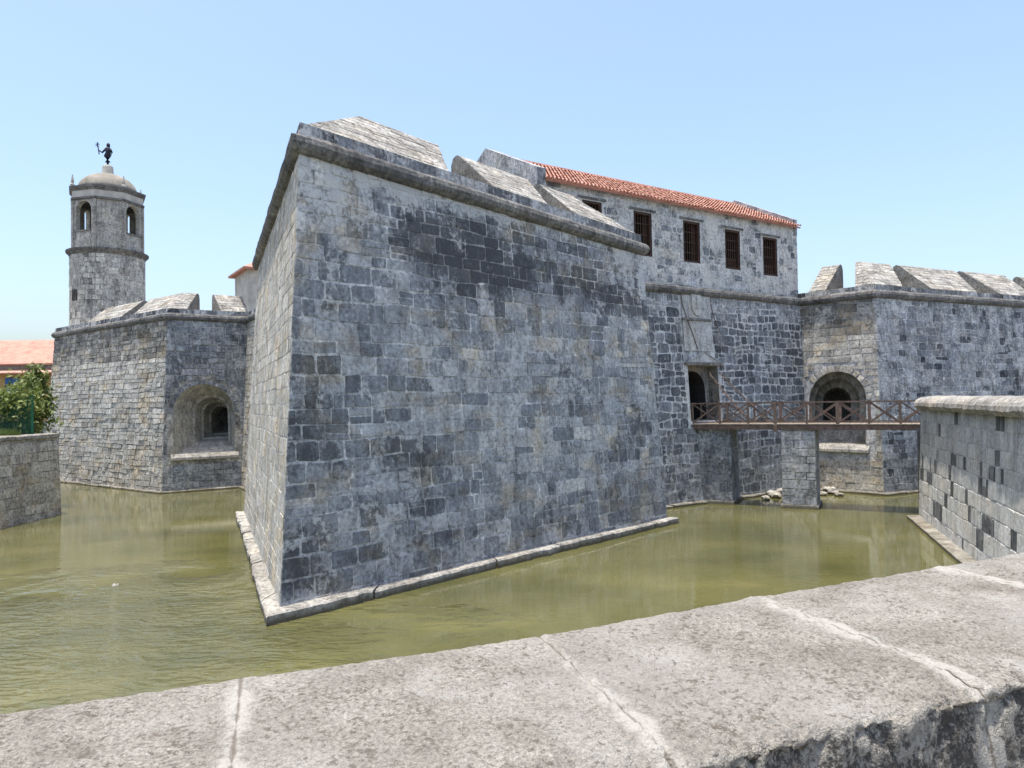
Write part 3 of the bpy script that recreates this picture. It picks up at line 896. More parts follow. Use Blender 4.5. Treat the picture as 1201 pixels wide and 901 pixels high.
rz = ZE + 2.25
ridge = [V((p.x, p.y, rz)) + in_dir * BD / 2 for p in (p_l, p_r)]
b0, b1 = V((bk[0].x, bk[0].y, ZC)), V((bk[1].x, bk[1].y, ZC)); b0t, b1t = V((bk[0].x, bk[0].y, ZE)), V((bk[1].x, bk[1].y, ZE))
mb.face([b1, b0, b0t, b1t], .6)
mb.face([p_l, fw.P(0, BH), ridge[0], b0t, b0][::-1], .6)
mb.face([p_r, fw.P(BL, BH), ridge[1], b1t, b1], .6)
mb.build('wall', M['upper'], BK)
pool = lay(fw.P, fw.quad, 0.42, 0.58, 0.05, 0.016, 0.08, 0.2, 0.03, 0.12,
           lambda u, v, r: (r.uniform(.15, .45) if r.random() < (.32 if v < BH * .75 else .08) else r.uniform(.7, 1.0)),
           lambda u, v: any(w[0] - .1 < u < w[2] + .1 and w[1] - .1 < v < w[3] + .28 for w in wins), 33)
emit_stones(BK, pool, M['upper'])
for k, w in enumerate(wins):
    ww, wh = w[2] - w[0], w[3] - w[1]
    wc = fw.P((w[0] + w[2]) / 2, w[1], -.2)
    fr = MB()
    t = .11
    for (u0, v0, u1, v1) in ((w[0], w[1], w[0] + t, w[3]), (w[2] - t, w[1], w[2], w[3]), (w[0] + t, w[3] - t, w[2] - t, w[3]), (w[0] + t, w[1], w[2] - t, w[1] + t)):
        slab(fw, u0, v0, u1, v1, -.34, -.04, .5, fr)
    win = fr.build('window', M['wood'], BK)
    nb = 5
    for j in range(nb):
        u = w[0] + t + (ww - 2 * t) * (j + 1) / (nb + 1)
        slab(fw, u - .02, w[1] + t, u + .02, w[3] - t, -.2, -.16).build('bar', M['wood'], win)
    for j in range(1, 4):
        v = w[1] + wh * j / 4
        slab(fw, w[0] + t, v - .02, w[2] - t, v + .02, -.215, -.155).build('cross_bar', M['wood'], win)
    if k in (1, 2):
        slab(fw, w[2] - t - ww * .24, w[1] + t, w[2] - t, w[3] - t, -.32, -.27).build('shutter', M['wood'], win)
    if k >= 3:
        slab(fw, w[0] + t, w[1] + t, w[2] - t, w[1] + wh * .3, -.26, -.225).build('shutter_panel', M['wood'], win)
    rm = MB()
    dq = [(w[0], w[1]), (w[2], w[1]), (w[2], w[3]), (w[0], w[3])]
    f0 = [fw.P(*p, 0) for p in dq]; f1 = [fw.P(*p, -1.8) for p in dq]
    for j in range(4):
        l = (j + 1) % 4; rm.face([f0[l], f0[j], f1[j], f1[l]], .5)
    rm.face(f1, .2)
    rm.build('window_recess', M['interior_shade'], win)
    slab(fw, w[0] - .28, w[3] + .06, w[2] + .28, w[3] + .18, -.02, .05).build('lintel', M['cordon'], BK)
# roof of barrel tiles: a front slope of tiles, a plain back slope, stone gable copings
mb = MB(); rnd = random.Random(5)
pitch_l = 0.235
slope = (ridge[0] - fw.P(0, BH)); sl = slope.length; sv = slope.normalized()
up_n = fw.U.cross(sv).normalized()
eave0 = fw.P(0, BH) - sv * .32 + up_n * .05
ncol = int(BL / pitch_l); nrow = 13
full = sl + .32
for c in range(ncol):
    uc_ = (c + .5) * BL / ncol
    for r_ in range(nrow):
        a0 = full * r_ / nrow - (.05 if r_ else 0); a1 = full * (r_ + 1) / nrow
        tn = rnd.uniform(.05, 1.0); lift = rnd.uniform(0, .03)
        rows = []
        for s_, rr, dz in ((a0, .105, .035 + lift), (a1, .09, 0.0)):
            rows.append([eave0 + fw.U * (uc_ - math.cos(math.pi * j / 5) * rr) + sv * s_ + up_n * (math.sin(math.pi * j / 5) * rr * .95 + dz) for j in range(6)])
        mb.grid(rows, tn)
        mb.face(rows[0][::-1], 0.1) if r_ == 0 else None
mb.build('roof_tiles', M['tile'], BK, kind='stuff')
mb = MB()
e0, e1 = eave0 - up_n * .02, eave0 + fw.U * BL - up_n * .02
r0, r1 = ridge[0] + V((0, 0, .06)), ridge[1] + V((0, 0, .06))
mb.face([e0, e1, r1, r0], .3)
mb.face([r0, r1, b1t + in_dir * .3, b0t + in_dir * .3], .5)
mb.face([e0 - up_n * .08, e1 - up_n * .08, r1 - up_n * .08, r0 - up_n * .08][::-1], .1)
mb.face([e1, e0, e0 - up_n * .08, e1 - up_n * .08], .1)
mb.build('roof', M['tile'], BK)
mb = MB(); mb.tube([r0 + V((0, 0, .05)), r0.lerp(r1, .5) + V((0, 0, .05)), r1 + V((0, 0, .05))], .12, 8, .5); mb.build('ridge_tiles', M['tile'], BK)
for end, sgn in ((0, -1), (1, 1)):
    mb = MB()
    pf = fw.P(0 if end == 0 else BL, BH); pr = ridge[end]; pbk = b0t if end == 0 else b1t
    x0 = fw.U * (sgn * (.45 if end == 0 else .02)); x1 = fw.U * (-sgn * (.05 if end == 0 else .38))
    up = V((0, 0, .42)); dn = V((0, 0, -1.6 if end == 0 else -.6))
    f_ = pf - in_dir * (.22 if end == 0 else .02); b_ = pbk + in_dir * .2
    for A, B in ((x0, x1),):
        L1 = [f_ + A, pr + A, b_ + A]; L2 = [f_ + B, pr + B, b_ + B]
        for k in (0, 1):
            mb.face([L1[k] + up, L1[k + 1] + up, L2[k + 1] + up, L2[k] + up], .7)
        mb.face([f_ + A + up, pr + A + up, b_ + A + up, b_ + A + dn, f_ + A + dn], .5)
        mb.face([f_ + B + up, pr + B + up, b_ + B + up, b_ + B + dn, f_ + B + dn][::-1], .5)
        mb.face([f_ + A + up, f_ + B + up, f_ + B + dn, f_ + A + dn], .4)
        mb.face([b_ + A + up, b_ + B + up, b_ + B + dn, b_ + A + dn][::-1], .4)
    mb.build('gable_coping', M['right'], BK)

# ================================================================== right bastion
ZRB = 11.36
RB = thing('bastion', (RS.x, RS.y, 0), 'right bastion of blotched blue grey stone with sloped merlons, running out of frame', 'bastion')
rb_n = ['C1', 'RS', 'RE']
rb_t = [top('C1', ZRB), top('RS', ZRB), top('RE', ZRB)]
rf = Wall(base('C1'), base('RS'), rb_t[1], rb_t[0])
a = rf.hit(949, 500); b = rf.hit(1016, 500); ap = rf.hit(982, 436); si = rf.hit(985, 525)
RN = ((a[0] + b[0]) / 2, (b[0] - a[0]) / 2, si[1], ap[1] - (b[0] - a[0]) / 2)
_, rbw = body(RB, rb_n, [RE + azv(-30) * 22 + V((0, 0, ZRB - .02)), C1 + in_dir * 20 + V((0, 0, ZRB - .02))], rb_t, {0: [arch_pts(*RN)]}, M['right_mortar'], 'wall')
def ring_stones(wall, N_, n, depth, pool, seed, tones=(.4, .9)):
    uc, hw, v0, vs = N_
    r = random.Random(seed)
    for k in range(n):
        a0, a1 = math.pi * k / n + .02, math.pi * (k + 1) / n - .02
        d = depth * r.uniform(.8, 1.25)
        ol = [(hw + .02, a0), (hw + d, a0), (hw + d, a1), (hw + .02, a1)]
        pts = [(uc + q * math.cos(an), vs + q * math.sin(an)) for q, an in ol]
        if min(p[0] for p in pts) < 0.02: continue
        cu_, cv_ = sum(p[0] for p in pts) / 4, sum(p[1] for p in pts) / 4
        A = [wall.P(*p, -.02) for p in pts]; C_ = [wall.P(cu_ + (p[0] - cu_) * .94, cv_ + (p[1] - cv_) * .94, .03) for p in pts]
        pool.append((A, C_, r.uniform(*tones), area(pts)))
pool = []
HR = rf.quad[3][1]
pool += [(*s, M['pale']) for s in lay(rf.P, rf.quad, 0.42, 0.85, 0.03, 0.03, 0.05, 0.09, 0.02, 0.06, lambda u, v, r: (r.uniform(.3, .9) if v < HR * .82 else r.uniform(.02, .4)), lambda u, v: in_arch(u, v, *RN, .42), 41)]  # sunlit flank in buff, cordon shadow painted dark along its top
rp = []; ring_stones(rf, RN, 15, .36, rp, 3); pool += [(*s, M['pale']) for s in rp]
rfa = rbw[1]
vis = clip(rfa.quad, [(0, -1), (13.5, -1), (13.5, 20), (0, 20)])
def tone_rb(u, v, r):
    x = .5 + r.uniform(-.2, .2) + .25 * noise.noise(V((u * .3, v * .3, 9.)))
    if u < .9: x += .12
    if r.random() < .16: x -= r.uniform(.25, .45)
    return x
pool += lay(rfa.P, vis, 0.42, 0.72, 0.035, 0.028, 0.08, 0.14, 0.025, 0.1, tone_rb, None, 43)
far = clip(rfa.quad, [(13.5, -1), (40, -1), (40, 20), (13.5, 20)])
farst = lay(rfa.P, far, 0.42, 0.95, 0.035, 0.028, 0.08, 0.14, 0.025, 0.1, tone_rb, None, 44)
cordon(RB, [rb_t[0] - (rb_t[1] - rb_t[0]).normalized() * -.05, rb_t[1], rb_t[2]], 0.26, seed=6)
P2 = [(0.10, 0.2), (0.16, 0.58), (2.05, 2.28), (2.22, 2.36), (2.4, 2.28), (2.5, 2.0), (2.52, 0.0)]
CP2 = ((-0.02, 0.1), (0.02, 0.54), (2.6, 0.66), (2.6, 0.0))
curb(RB, rb_t, rb_n, pool, CP2, 4)
def chk(t, n, i, px, hh=.5):
    return sec_cheek(t[i], t[i + 1], u_at_px(t[i], t[i + 1], px, hh), nin(IDX[n[i]]))
def ch2(t, n, i, a, b, prof): return cheek2(t[i], t[i + 1], nin(IDX[n[i]]), prof, a, b, .55)
def chu(t, n, i, u): return sec_cheek(t[i], t[i + 1], u, nin(IDX[n[i]]))
merlon(RB, [chk(rb_t, rb_n, 0, 947), ch2(rb_t, rb_n, 0, 967, 986, P2)], P2, M['slope'], pool, 70)
merlon(RB, [ch2(rb_t, rb_n, 0, 1003, 1003, P2), lambda w, h: rail_point(rb_t, rb_n, 1, w, h), ch2(rb_t, rb_n, 1, 1060, 1043, P2)], P2, M['slope'], pool, 72)
merlon(RB, [ch2(rb_t, rb_n, 1, 1096, 1051, P2), ch2(rb_t, rb_n, 1, 1148, 1118, P2)], P2, M['slope'], pool, 75)
u0 = u_at_px(rb_t[1], rb_t[2], 1178, .5)
for k in range(4):
    merlon(RB, [ch2(rb_t, rb_n, 1, 1178, 1125, P2) if k == 0 else chu(rb_t, rb_n, 1, u0 + k * 5.2), chu(rb_t, rb_n, 1, u0 + k * 5.2 + 3.6)], P2, M['slope'], pool, 77 + k)
emit_stones(RB, pool + farst, M['right'])
mb = MB()
ax_r = azv(24)
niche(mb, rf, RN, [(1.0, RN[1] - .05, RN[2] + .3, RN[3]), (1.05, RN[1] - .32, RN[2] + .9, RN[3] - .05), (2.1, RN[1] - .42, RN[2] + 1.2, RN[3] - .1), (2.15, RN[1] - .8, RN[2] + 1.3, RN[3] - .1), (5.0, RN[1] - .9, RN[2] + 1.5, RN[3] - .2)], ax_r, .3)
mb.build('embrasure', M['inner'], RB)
def sill(parent, wall, N_, over=.18):
    mb = MB(); uc, hw, v0, vs = N_
    prof = [(-.1, v0 + .16), (.02, v0 + .14), (.18, v0 - .1), (.18, v0 - .24), (-.05, v0 - .3)]
    rows = []
    for j in range(9):
        u = uc - hw - over + (2 * hw + 2 * over) * j / 8
        rows.append([wall.P(max(u, .05), v + .02 * noise.noise(V((j, 3, d))), d + .02 * noise.noise(V((j, 7, v)))) for d, v in prof])
    mb.grid(rows, .9, flip=True); mb.face(rows[0], .8); mb.face(rows[-1][::-1], .8)
    mb.build('sill', M['plinth'], parent)
sill(RB, rf, RN)
plinth(RB, ['C1', 'RS', 'RE'], 0.28, 0.13, 7)

# ================================================================== left bastion and second curtain
ZLB = 11.5
LB = thing('bastion', (LS.x, LS.y, 0), 'distant left bastion of pale sunlit small blocks carrying the round tower', 'bastion')
lb_n = ['LL', 'LS', 'LR']
lb_t = [top('LL', ZLB - .15), top('LS', ZLB), top('LR', ZLB)]
lfw = Wall(base('LS'), base('LR'), lb_t[2], lb_t[1])
a = lfw.hit(203, 500); b = lfw.hit(275.5, 500); ap = lfw.hit(240, 451); si = lfw.hit(240, 534)
LN = ((a[0] + b[0]) / 2, (b[0] - a[0]) / 2, si[1], ap[1] - (b[0] - a[0]) / 2)
backp = LL + azv(38) * 13
_, lbw = body(LB, lb_n, [LR + V((1, 9, 0)) + V((0, 0, ZLB)), backp + V((0, 0, ZLB))], lb_t, {1: [arch_pts(*LN)]}, M['pale_mortar'], 'wall')
pool = []
w = lbw[0]; HL = w.quad[3][1]
pool += lay(w.P, w.quad, 0.32, 0.72, 0.03, 0.06, 0.09, 0.12, 0.025, 0.12, lambda u, v, r: (r.uniform(.45, 1.0) if v < HL * .8 else r.uniform(.0, .45)), None, 81)  # cordon shadow painted into the top courses, sunlit blocks below lighter
pool += [(*s, M['right']) for s in lay(lfw.P, lfw.quad, 0.40, 0.7, 0.03, 0.03, 0.06, 0.1, 0.02, 0.08, lambda u, v, r: (r.uniform(.15, .6) if v > HL * .25 else r.uniform(.3, .7)), lambda u, v: in_arch(u, v, *LN, .34), 83)]  # flank turned from the sun, its shade painted as darker grey stone
rp = []; ring_stones(lfw, LN, 17, .3, rp, 4, (.2, .6)); pool += [(*s, M['right']) for s in rp]
cordon(LB, [lb_t[0] + (backp - LL).normalized() * 12, lb_t[0], lb_t[1], lb_t[2]], 0.25, seed=9)
curb(LB, lb_t, lb_n, pool, CP2, 8)
P3 = [(0.10, 0.2), (0.16, 0.55), (1.75, 1.85), (1.9, 1.9), (2.1, 1.85), (2.2, 1.6), (2.22, 0.0)]
merlon(LB, [chk(lb_t, lb_n, 0, 98), ch2(lb_t, lb_n, 0, 139, 170, P3)], P3, M['slope'], pool, 90)
merlon(LB, [ch2(lb_t, lb_n, 0, 155, 178, P3), lambda w, h: rail_point(lb_t, lb_n, 1, w, h), ch2(lb_t, lb_n, 1, 218, 232, P3)], P3, M['slope'], pool, 92)
merlon(LB, [ch2(lb_t, lb_n, 1, 260, 250, P3), lambda w, h: rail_point(lb_t, lb_n, 2, w, h)], P3, M['slope'], pool, 95, (True, True))
emit_stones(LB, pool, M['pale'])
mb = MB()
ax_l = azv(-8)
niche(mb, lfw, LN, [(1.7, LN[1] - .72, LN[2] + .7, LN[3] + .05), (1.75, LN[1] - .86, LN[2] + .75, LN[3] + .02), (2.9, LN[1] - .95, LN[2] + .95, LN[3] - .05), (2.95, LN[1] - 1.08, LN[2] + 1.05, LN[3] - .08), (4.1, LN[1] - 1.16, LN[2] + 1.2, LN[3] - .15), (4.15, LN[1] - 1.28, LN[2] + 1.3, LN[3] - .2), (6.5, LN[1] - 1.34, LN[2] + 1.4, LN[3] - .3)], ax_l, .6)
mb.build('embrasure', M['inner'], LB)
sill(LB, lfw, LN)
plinth(LB, ['LL', 'LS', 'LR'], 0.26, 0.12, 8)

SC = thing('curtain', (LR.x, LR.y, 0), 'narrow pale slice of curtain wall between the tower bastion and the front bastion', 'wall')
sc_t = [top('LR', ZLB + .02), top('LF', ZLB + .02)]
_, scw = body(SC, ['LR', 'LF'], [LF + cu_dir * 8 + V((0, 0, ZLB + .02)), LR + cu_dir * 8 + V((0, 0, ZLB + .02))], sc_t, {}, M['pale_mortar'], 'wall')
pool = lay(scw[0].P, scw[0].quad, 0.40, 0.8, 0.03, 0.03, 0.06, 0.1, 0.02, 0.08, lambda u, v, r: r.uniform(.3, .85), None, 88)
cordon(SC, sc_t, 0.25, seed=12)
curb(SC, sc_t, ['LR', 'LF'], pool, CP2, 12)
emit_stones(SC, pool, M['pale'])
plinth(SC, ['LR', 'LF'], 0.26, 0.12, 9)

# guard house behind it
gp = at_y(288, 356, 51.0)
GH = thing('guard_house', (gp.x + 2, gp.y + 1, ZLB), 'small cream walled house with red eave peeping past the front bastion', 'building')
ax3 = (cu_dir, in_dir, V((0, 0, 1)))
gctr = V((gp.x, gp.y, 0)) + cu_dir * 2.0 + in_dir * 1.2
mb = MB(); mb.box(gctr + V((0, 0, 13.3)), (4.0, 4.0, 3.7), ax3, .6); mb.build('wall', M['plaster'], GH)
mb = MB()
pts = [gctr + cu_dir * sx * 2.4 + in_dir * sy * 2.4 + V((0, 0, 15.18)) for sx, sy in ((-1, -1), (1, -1), (1, 1), (-1, 1))]
apx = gctr + V((0, 0, 16.5))
lo = [p - V((0, 0, .14)) for p in pts]
for k in range(4):
    l = (k + 1) % 4
    mb.face([pts[k], pts[l], apx], .5); mb.face([lo[k], lo[l], pts[l], pts[k]], .2)
mb.face(lo[::-1], .2)
mb.build('roof', M['tile'], GH)

# ================================================================== watch tower
TY = 59.0
tc = at_y(127, 376, TY); TX = tc.x
TR = 2.72
def tz(py): return at_y(127, py, TY - TR * .6).z
z0, z1, z2, z3 = ZLB - .3, tz(297), tz(219), tz(191)
TW = thing('watch_tower', (TX, TY, ZLB), 'round bell tower with arched lantern and small dome on the left bastion', 'tower')
TC = (TX, TY, 0)
mb = MB(); mb.lathe(TC, [(TR, z0), (TR, z1 - .1)], 40); mb.build('shaft', M['pale_mortar'], TW, smooth=False)
def tsurf(u, v, d):
    a = u / TR; r = TR + d
    return V((TX + r * math.cos(a), TY + r * math.sin(a), z0 + v))
cx_t = -math.pi / 2
whole = [(TR * (cx_t - 1.7), 0), (TR * (cx_t + 1.9), 0), (TR * (cx_t + 1.9), z1 - z0 - .15), (TR * (cx_t - 1.7), z1 - z0 - .15)]
slit_u = TR * (cx_t - .5); slit_v = tz(347) - z0
pool = [s for s in lay(tsurf, whole, .44, .75, .03, .02, .03, .08, .012, .05, lambda u, v, r: r.uniform(.45, .95), lambda u, v: abs(u - slit_u) < .35 and abs(v - slit_v) < .55, 101)]
emit_stones(TW, pool, M['tower'], limit=300)
mb = MB()
for s in (-1, 1):
    mb.face([tsurf(slit_u + s * .28, slit_v - .45, .04), tsurf(slit_u + s * .28, slit_v + .45, .04), tsurf(slit_u + s * .28, slit_v + .45, -.5), tsurf(slit_u + s * .28, slit_v - .45, -.5)], .3)
mb.face([tsurf(slit_u - .28, slit_v - .45, .012), tsurf(slit_u + .28, slit_v - .45, .012), tsurf(slit_u + .28, slit_v + .3, .012), tsurf(slit_u, slit_v + .5, .012), tsurf(slit_u - .28, slit_v + .3, .012)], .1)  # flat dark face stands in for the shade inside the slit
mb.build('slit_window', M['interior_shade'], TW)
mb = MB(); mb.lathe(TC, [(TR - .2, z1 - .2), (TR + .02, z1 - .18), (TR + .12, z1), (TR + .26, z1 + .12), (TR + .28, z1 + .26), (TR - .3, z1 + .34)], 40)
mb.build('cornice', M['cordon'], TW)
# octagonal lantern
RO = 2.66; zb, zt = z1 + .3, z2 - .5
rot0 = rad(-126.5)
vtx = [V((TX + RO * math.cos(rot0 + k * math.pi / 4), TY + RO * math.sin(rot0 + k * math.pi / 4), zb)) for k in range(8)]
op0, op1 = tz(272) - zb, tz(238) - zb
for k in range(8):
    a, b = vtx[k], vtx[(k + 1) % 8]
    w = Wall(a, b, b + V((0, 0, zt - zb)), a + V((0, 0, zt - zb)))
    Lk = w.quad[1][0]; mb = MB()
    if k % 2 == 0:
        fc = (a + b) / 2 - V((TX, TY, zb))
        hw = Lk * (.36 if fc.dot(V((-TX, -TY, 0))) > 0 else .13)
        hole = arch_pts(Lk / 2, hw, op0, op1 - hw, 12)
        fill_face(mb, w, w.quad, [hole], .5)
        ins = [(0.17, 0), (Lk - .17, 0), (Lk - .17, zt - zb), (.17, zt - zb)]
        f_ = MB()
        fill_face(mb, w, ins, [hole], .5, -.42)
        for j in range(len(hole)):
            l = (j + 1) % len(hole); mb.face([w.P(*hole[l]), w.P(*hole[j]), w.P(*hole[j], -.42), w.P(*hole[l], -.42)], .75)
        o = mb.build('arched_wall', M['tower'], TW)
        sl_ = slab(w, Lk / 2 - hw - .1, op0 - .12, Lk / 2 + hw + .1, op0, -.3, .08).build('opening_sill', M['cordon'], o)
    else:
        fill_face(mb, w, w.quad, [], .45)
        ins = [(0.17, 0), (Lk - .17, 0), (Lk - .17, zt - zb), (.17, zt - zb)]
        fill_face(mb, w, ins, [], .5, -.42)
        mb.build('solid_wall', M['tower'], TW)
    mb = MB()
    d = (a - V((TX, TY, zb))).normalized()
    ax = (V((-d.y, d.x, 0)), d, V((0, 0, 1)))
    mb.box(a + d * .0 + V((0, 0, (zt - .72 - zb) / 2)), (.30, .16, zt - .72 - zb - .02), ax, .3)
    mb.build('pilaster', M['tower'], TW)
mb = MB(); mb.lathe(TC, [(RO - .3, zb - .02), (RO - .3, zb + .1)], 8, rot0); mb.build('lantern_floor', M['inner'], TW)
zf = zt - .72
mb = MB(); mb.lathe(TC, [(RO + .03, zf), (RO + .16, zf + .06), (RO + .16, zf + .2), (RO + .03, zf + .24)], 8, rot0); mb.build('string_course', M['cordon'], TW)
mb = MB(); mb.lathe(TC, [(RO + .06, zf + .22), (RO + .06, zt + .02)], 8, rot0); mb.build('frieze', M['plaster'], TW)
mb = MB(); mb.lathe(TC, [(RO - .2, zt), (RO + .1, zt + .03), (RO + .12, zt + .14), (RO + .26, zt + .24), (RO + .28, zt + .38), (RO - .3, zt + .5)], 8, rot0); mb.build('cornice', M['cordon'], TW)
dz0 = zt + .45; dh = tz(197) - dz0
mb = MB(); mb.lathe(TC, [(2.2 * math.cos(a), dz0 + dh * math.sin(a)) for a in [k * math.pi / 2 / 9 for k in range(9)]] + [(.4, dz0 + dh)], 24); mb.build('dome', M['dome'], TW, smooth=True)
mb = MB(); mb.lathe(TC, [(.46, dz0 + dh - .15), (.42, dz0 + dh + .3), (.40, dz0 + dh + .62), (.3, dz0 + dh + .72)], 16); mb.build('pedestal', M['plaster'], TW)
for k in (1, 3, 5, 7, 0, 2, 4, 6):
    if k % 2: continue
    d = (vtx[k] - V((TX, TY, zb))).normalized(); q = V((TX, TY, zt + .4)) + d * (RO + .02)
    mb = MB(); mb.lathe((q.x, q.y, q.z), [(.16, 0), (.17, .15), (.09, .28), (.12, .42), (.03, .95)], 8); mb.build('finial', M['tower'], TW)
# weather vane figure
vz = dz0 + dh + .72
vm = MB()
vm.lathe((TX, TY, vz), [(.22, 0), (.2, .06), (.08, .12), (.07, .35)], 10)
body_p = [V((TX, TY, vz + .3)), V((TX - .05, TY, vz + .75)), V((TX + .04, TY, vz + 1.1)), V((TX + .02, TY, vz + 1.4)), V((TX + .05, TY, vz + 1.55))]
vm.tube(body_p, [.2, .26, .2, .24, .08], 10)
vm.tube([V((TX + .05, TY, vz + 1.5)), V((TX + .05, TY, vz + 1.6)), V((TX + .05, TY, vz + 1.75)), V((TX + .05, TY, vz + 1.88))], [.08, .14, .14, .05], 10)
vm.tube([V((TX - .15, TY, vz + 1.4)), V((TX - .45, TY, vz + 1.1)), V((TX - .75, TY, vz + 1.3))], [.09, .075, .05], 8)
vm.tube([V((TX + .2, TY, vz + 1.4)), V((TX + .35, TY, vz + 1.1)), V((TX + .25, TY, vz + .8))], [.09, .07, .05], 8)
vo = vm.build('weather_vane', M['bronze'], None, origin=(TX, TY, vz), smooth=True)
tag(vo, 'small dark bronze weather vane figure on top of the tower dome', 'weather vane')
mb = MB(); mb.tube([V((TX - .7, TY, vz + .95)), V((TX - .85, TY, vz + 1.95))], .04, 6)
for k in range(8):
    a = k * math.pi / 4; c0 = V((TX - .85, TY, vz + 1.75))
    mb.tube([c0, c0 + V((math.cos(a) * .2, 0, math.sin(a) * .2))], .018, 5)
mb.build('staff', M['bronze'], vo)

# ================================================================== moat walls in view
def wall_block(name, a, b, thick_dir, z_top, mat, label, cat, ch, ln, tone, seed, cap_h, cap_over, round_cap, joint=.03, cap_mat=None, limit=300, region=None, batter=.04, end=True):
    """free standing retaining wall: face from a to b (interior of the land on thick_dir side)"""
    t = thing(name, (a.x, a.y, 0), label, cat)
    A0, B0 = a + V((0, 0, -.6)) - thick_dir * batter * .6, b + V((0, 0, -.6)) - thick_dir * batter * .6
    A1, B1 = a + thick_dir * batter * z_top + V((0, 0, z_top)), b + thick_dir * batter * z_top + V((0, 0, z_top))
    w = Wall(A0, B0, B1, A1)
    th = thick_dir * .9
    mb = MB()
    mb.face([w.P(*p) for p in w.quad], .6)
    back = [A0 + th * 1.4, B0 + th * 1.4, B1 + th, A1 + th]
    mb.face([A1, B1, back[2], back[3]], .6); mb.face(back[::-1], .6)
    mb.face([A0, A1, back[3], back[0]], .25); mb.face([B0, back[1], back[2], B1], .25)
    mb.build('wall', mat[1], t)
    pool = lay(w.P, region(w) if region else w.quad, ch, ln, joint, .02, .03, .06, .012, .03, tone, None, seed)
    emit_stones(t, pool, mat[0], limit=limit)
    # coping
    L_ = (B1 - A1).length; U = (B1 - A1).normalized(); n = max(1, int(L_ / 1.4))
    rnd = random.Random(seed)
    for k in range(n):
        if k * L_ / n > 30 and k % 4: pass
        rows = []; m = 6
        for q in range(m + 1):
            p = A1 + U * (L_ * (k + (q / m) * .992 + .004) / n)
            row = []
            if round_cap:
                cen = p + th * .45 + V((0, 0, 0)); hw = .45 * .9 + cap_over
                prof = [(-hw + .12, -.10)] + [(-hw * math.cos(an) , .06 + cap_h * math.sin(an) ** .8) for an in [math.pi * z / 12 for z in range(13)]] + [(hw - .12, -.10)]
            else:
                cen = p + th * .45; hw = .45 * .9 + cap_over
                prof = [(-hw + .1, -.06), (-hw, .02), (-hw, cap_h * .8), (-hw + .04, cap_h), (hw - .04, cap_h), (hw, cap_h * .8), (hw, -.02)]
            for x, z in prof:
                pp = cen + thick_dir * x + V((0, 0, z))
                nz = noise.noise(pp * 2.1) * .035 + noise.noise(pp * 6.3) * .018
                row.append(pp + V((0, 0, nz)) + thick_dir * nz * .8)
            rows.append(row)
        mb = MB(); mb.grid(rows, rnd.uniform(.5, .9), flip=True); mb.face(rows[0], .5); mb.face(rows[-1][::-1], .5)
        mb.build('coping_stone', cap_mat or M['slope'], t)
    return t, w
rwin = V((-rw_dir.y, rw_dir.x, 0))
if rwin.x < 0: rwin = -rwin
def tone_rw(u, v, r):
    x = .92 + r.uniform(-.1, .08)
    if v > 2.4: x -= min(.34, (v - 2.4) * .3)  # darker upwards: stains plus the coping's shadow put into the tone
    if r.random() < (.46 * max(0.0, .55 + noise.noise(V((u * .5, v * .9, 3.)))) if 1.0 < v < 4.2 else .04): x = r.uniform(.08, .34)
    return x
rwt, rww = wall_block('quay', RW_far, CORNER, rwin, 5.02, (M['rwall'], M['rwall']), 'pale moat wall checkered with dark blocks, under a rounded coping, at the right edge', 'wall', .56, .44, tone_rw, 111, .42, .30, True,
    joint=.02, region=lambda w: clip(w.quad, [(0, -1), (22, -1), (22, 9), (0, 9)]))
# ledge at its foot
mb = MB(); e = -rwin
pts = [(RW_far + e * .05, RW_far + e * .5), (CORNER + e * .05, CORNER + e * .5)]
rows = []
for k in range(41):
    f = k / 40; i_ = pts[0][0].lerp(pts[1][0], f) - e * .1; o_ = pts[0][1].lerp(pts[1][1], f) + e * .05 * noise.noise(V((f * 30, 0, 0)))
    dz = .02 * noise.noise(V((f * 25, 3, 0)))
    rows.append([o_ + V((0, 0, -.4)), o_ + V((0, 0, .12 + dz)), i_ + V((0, 0, .14 + dz)), i_ + V((0, 0, -.4))])
mb.grid(rows, .9); mb.build('ledge', M['plinth'], rwt)

qin = V((-q_dir.y, q_dir.x, 0))
if qin.x > 0: qin = -qin
qt, qw = wall_block('quay', Q_corner, Q_far, qin, 4.06, (M['pale'], M['pale_mortar']), 'low block wall with flat coping at the left edge of the moat', 'wall', .48, .85, lambda u, v, r: r.uniform(.25, .75), 121, .2, .1, False,
    cap_mat=M['slope'], region=lambda w: clip(w.quad, [(w.quad[1][0] - 16, -1), (60, -1), (60, 9), (w.quad[1][0] - 16, 9)]))
lq_in = V((-lb_dir.y, lb_dir.x, 0))
if lq_in.y > 0: lq_in = -lq_in
wall_block('quay', Q_far, Q_far + lb_dir * 26, lq_in, 4.05, (M['pale'], M['pale_mortar']), 'return of the left moat wall facing the tower bastion', 'wall', .5, .95, lambda u, v, r: r.uniform(.3, .8), 131, .16, .1, False, limit=60, cap_mat=M['slope'])

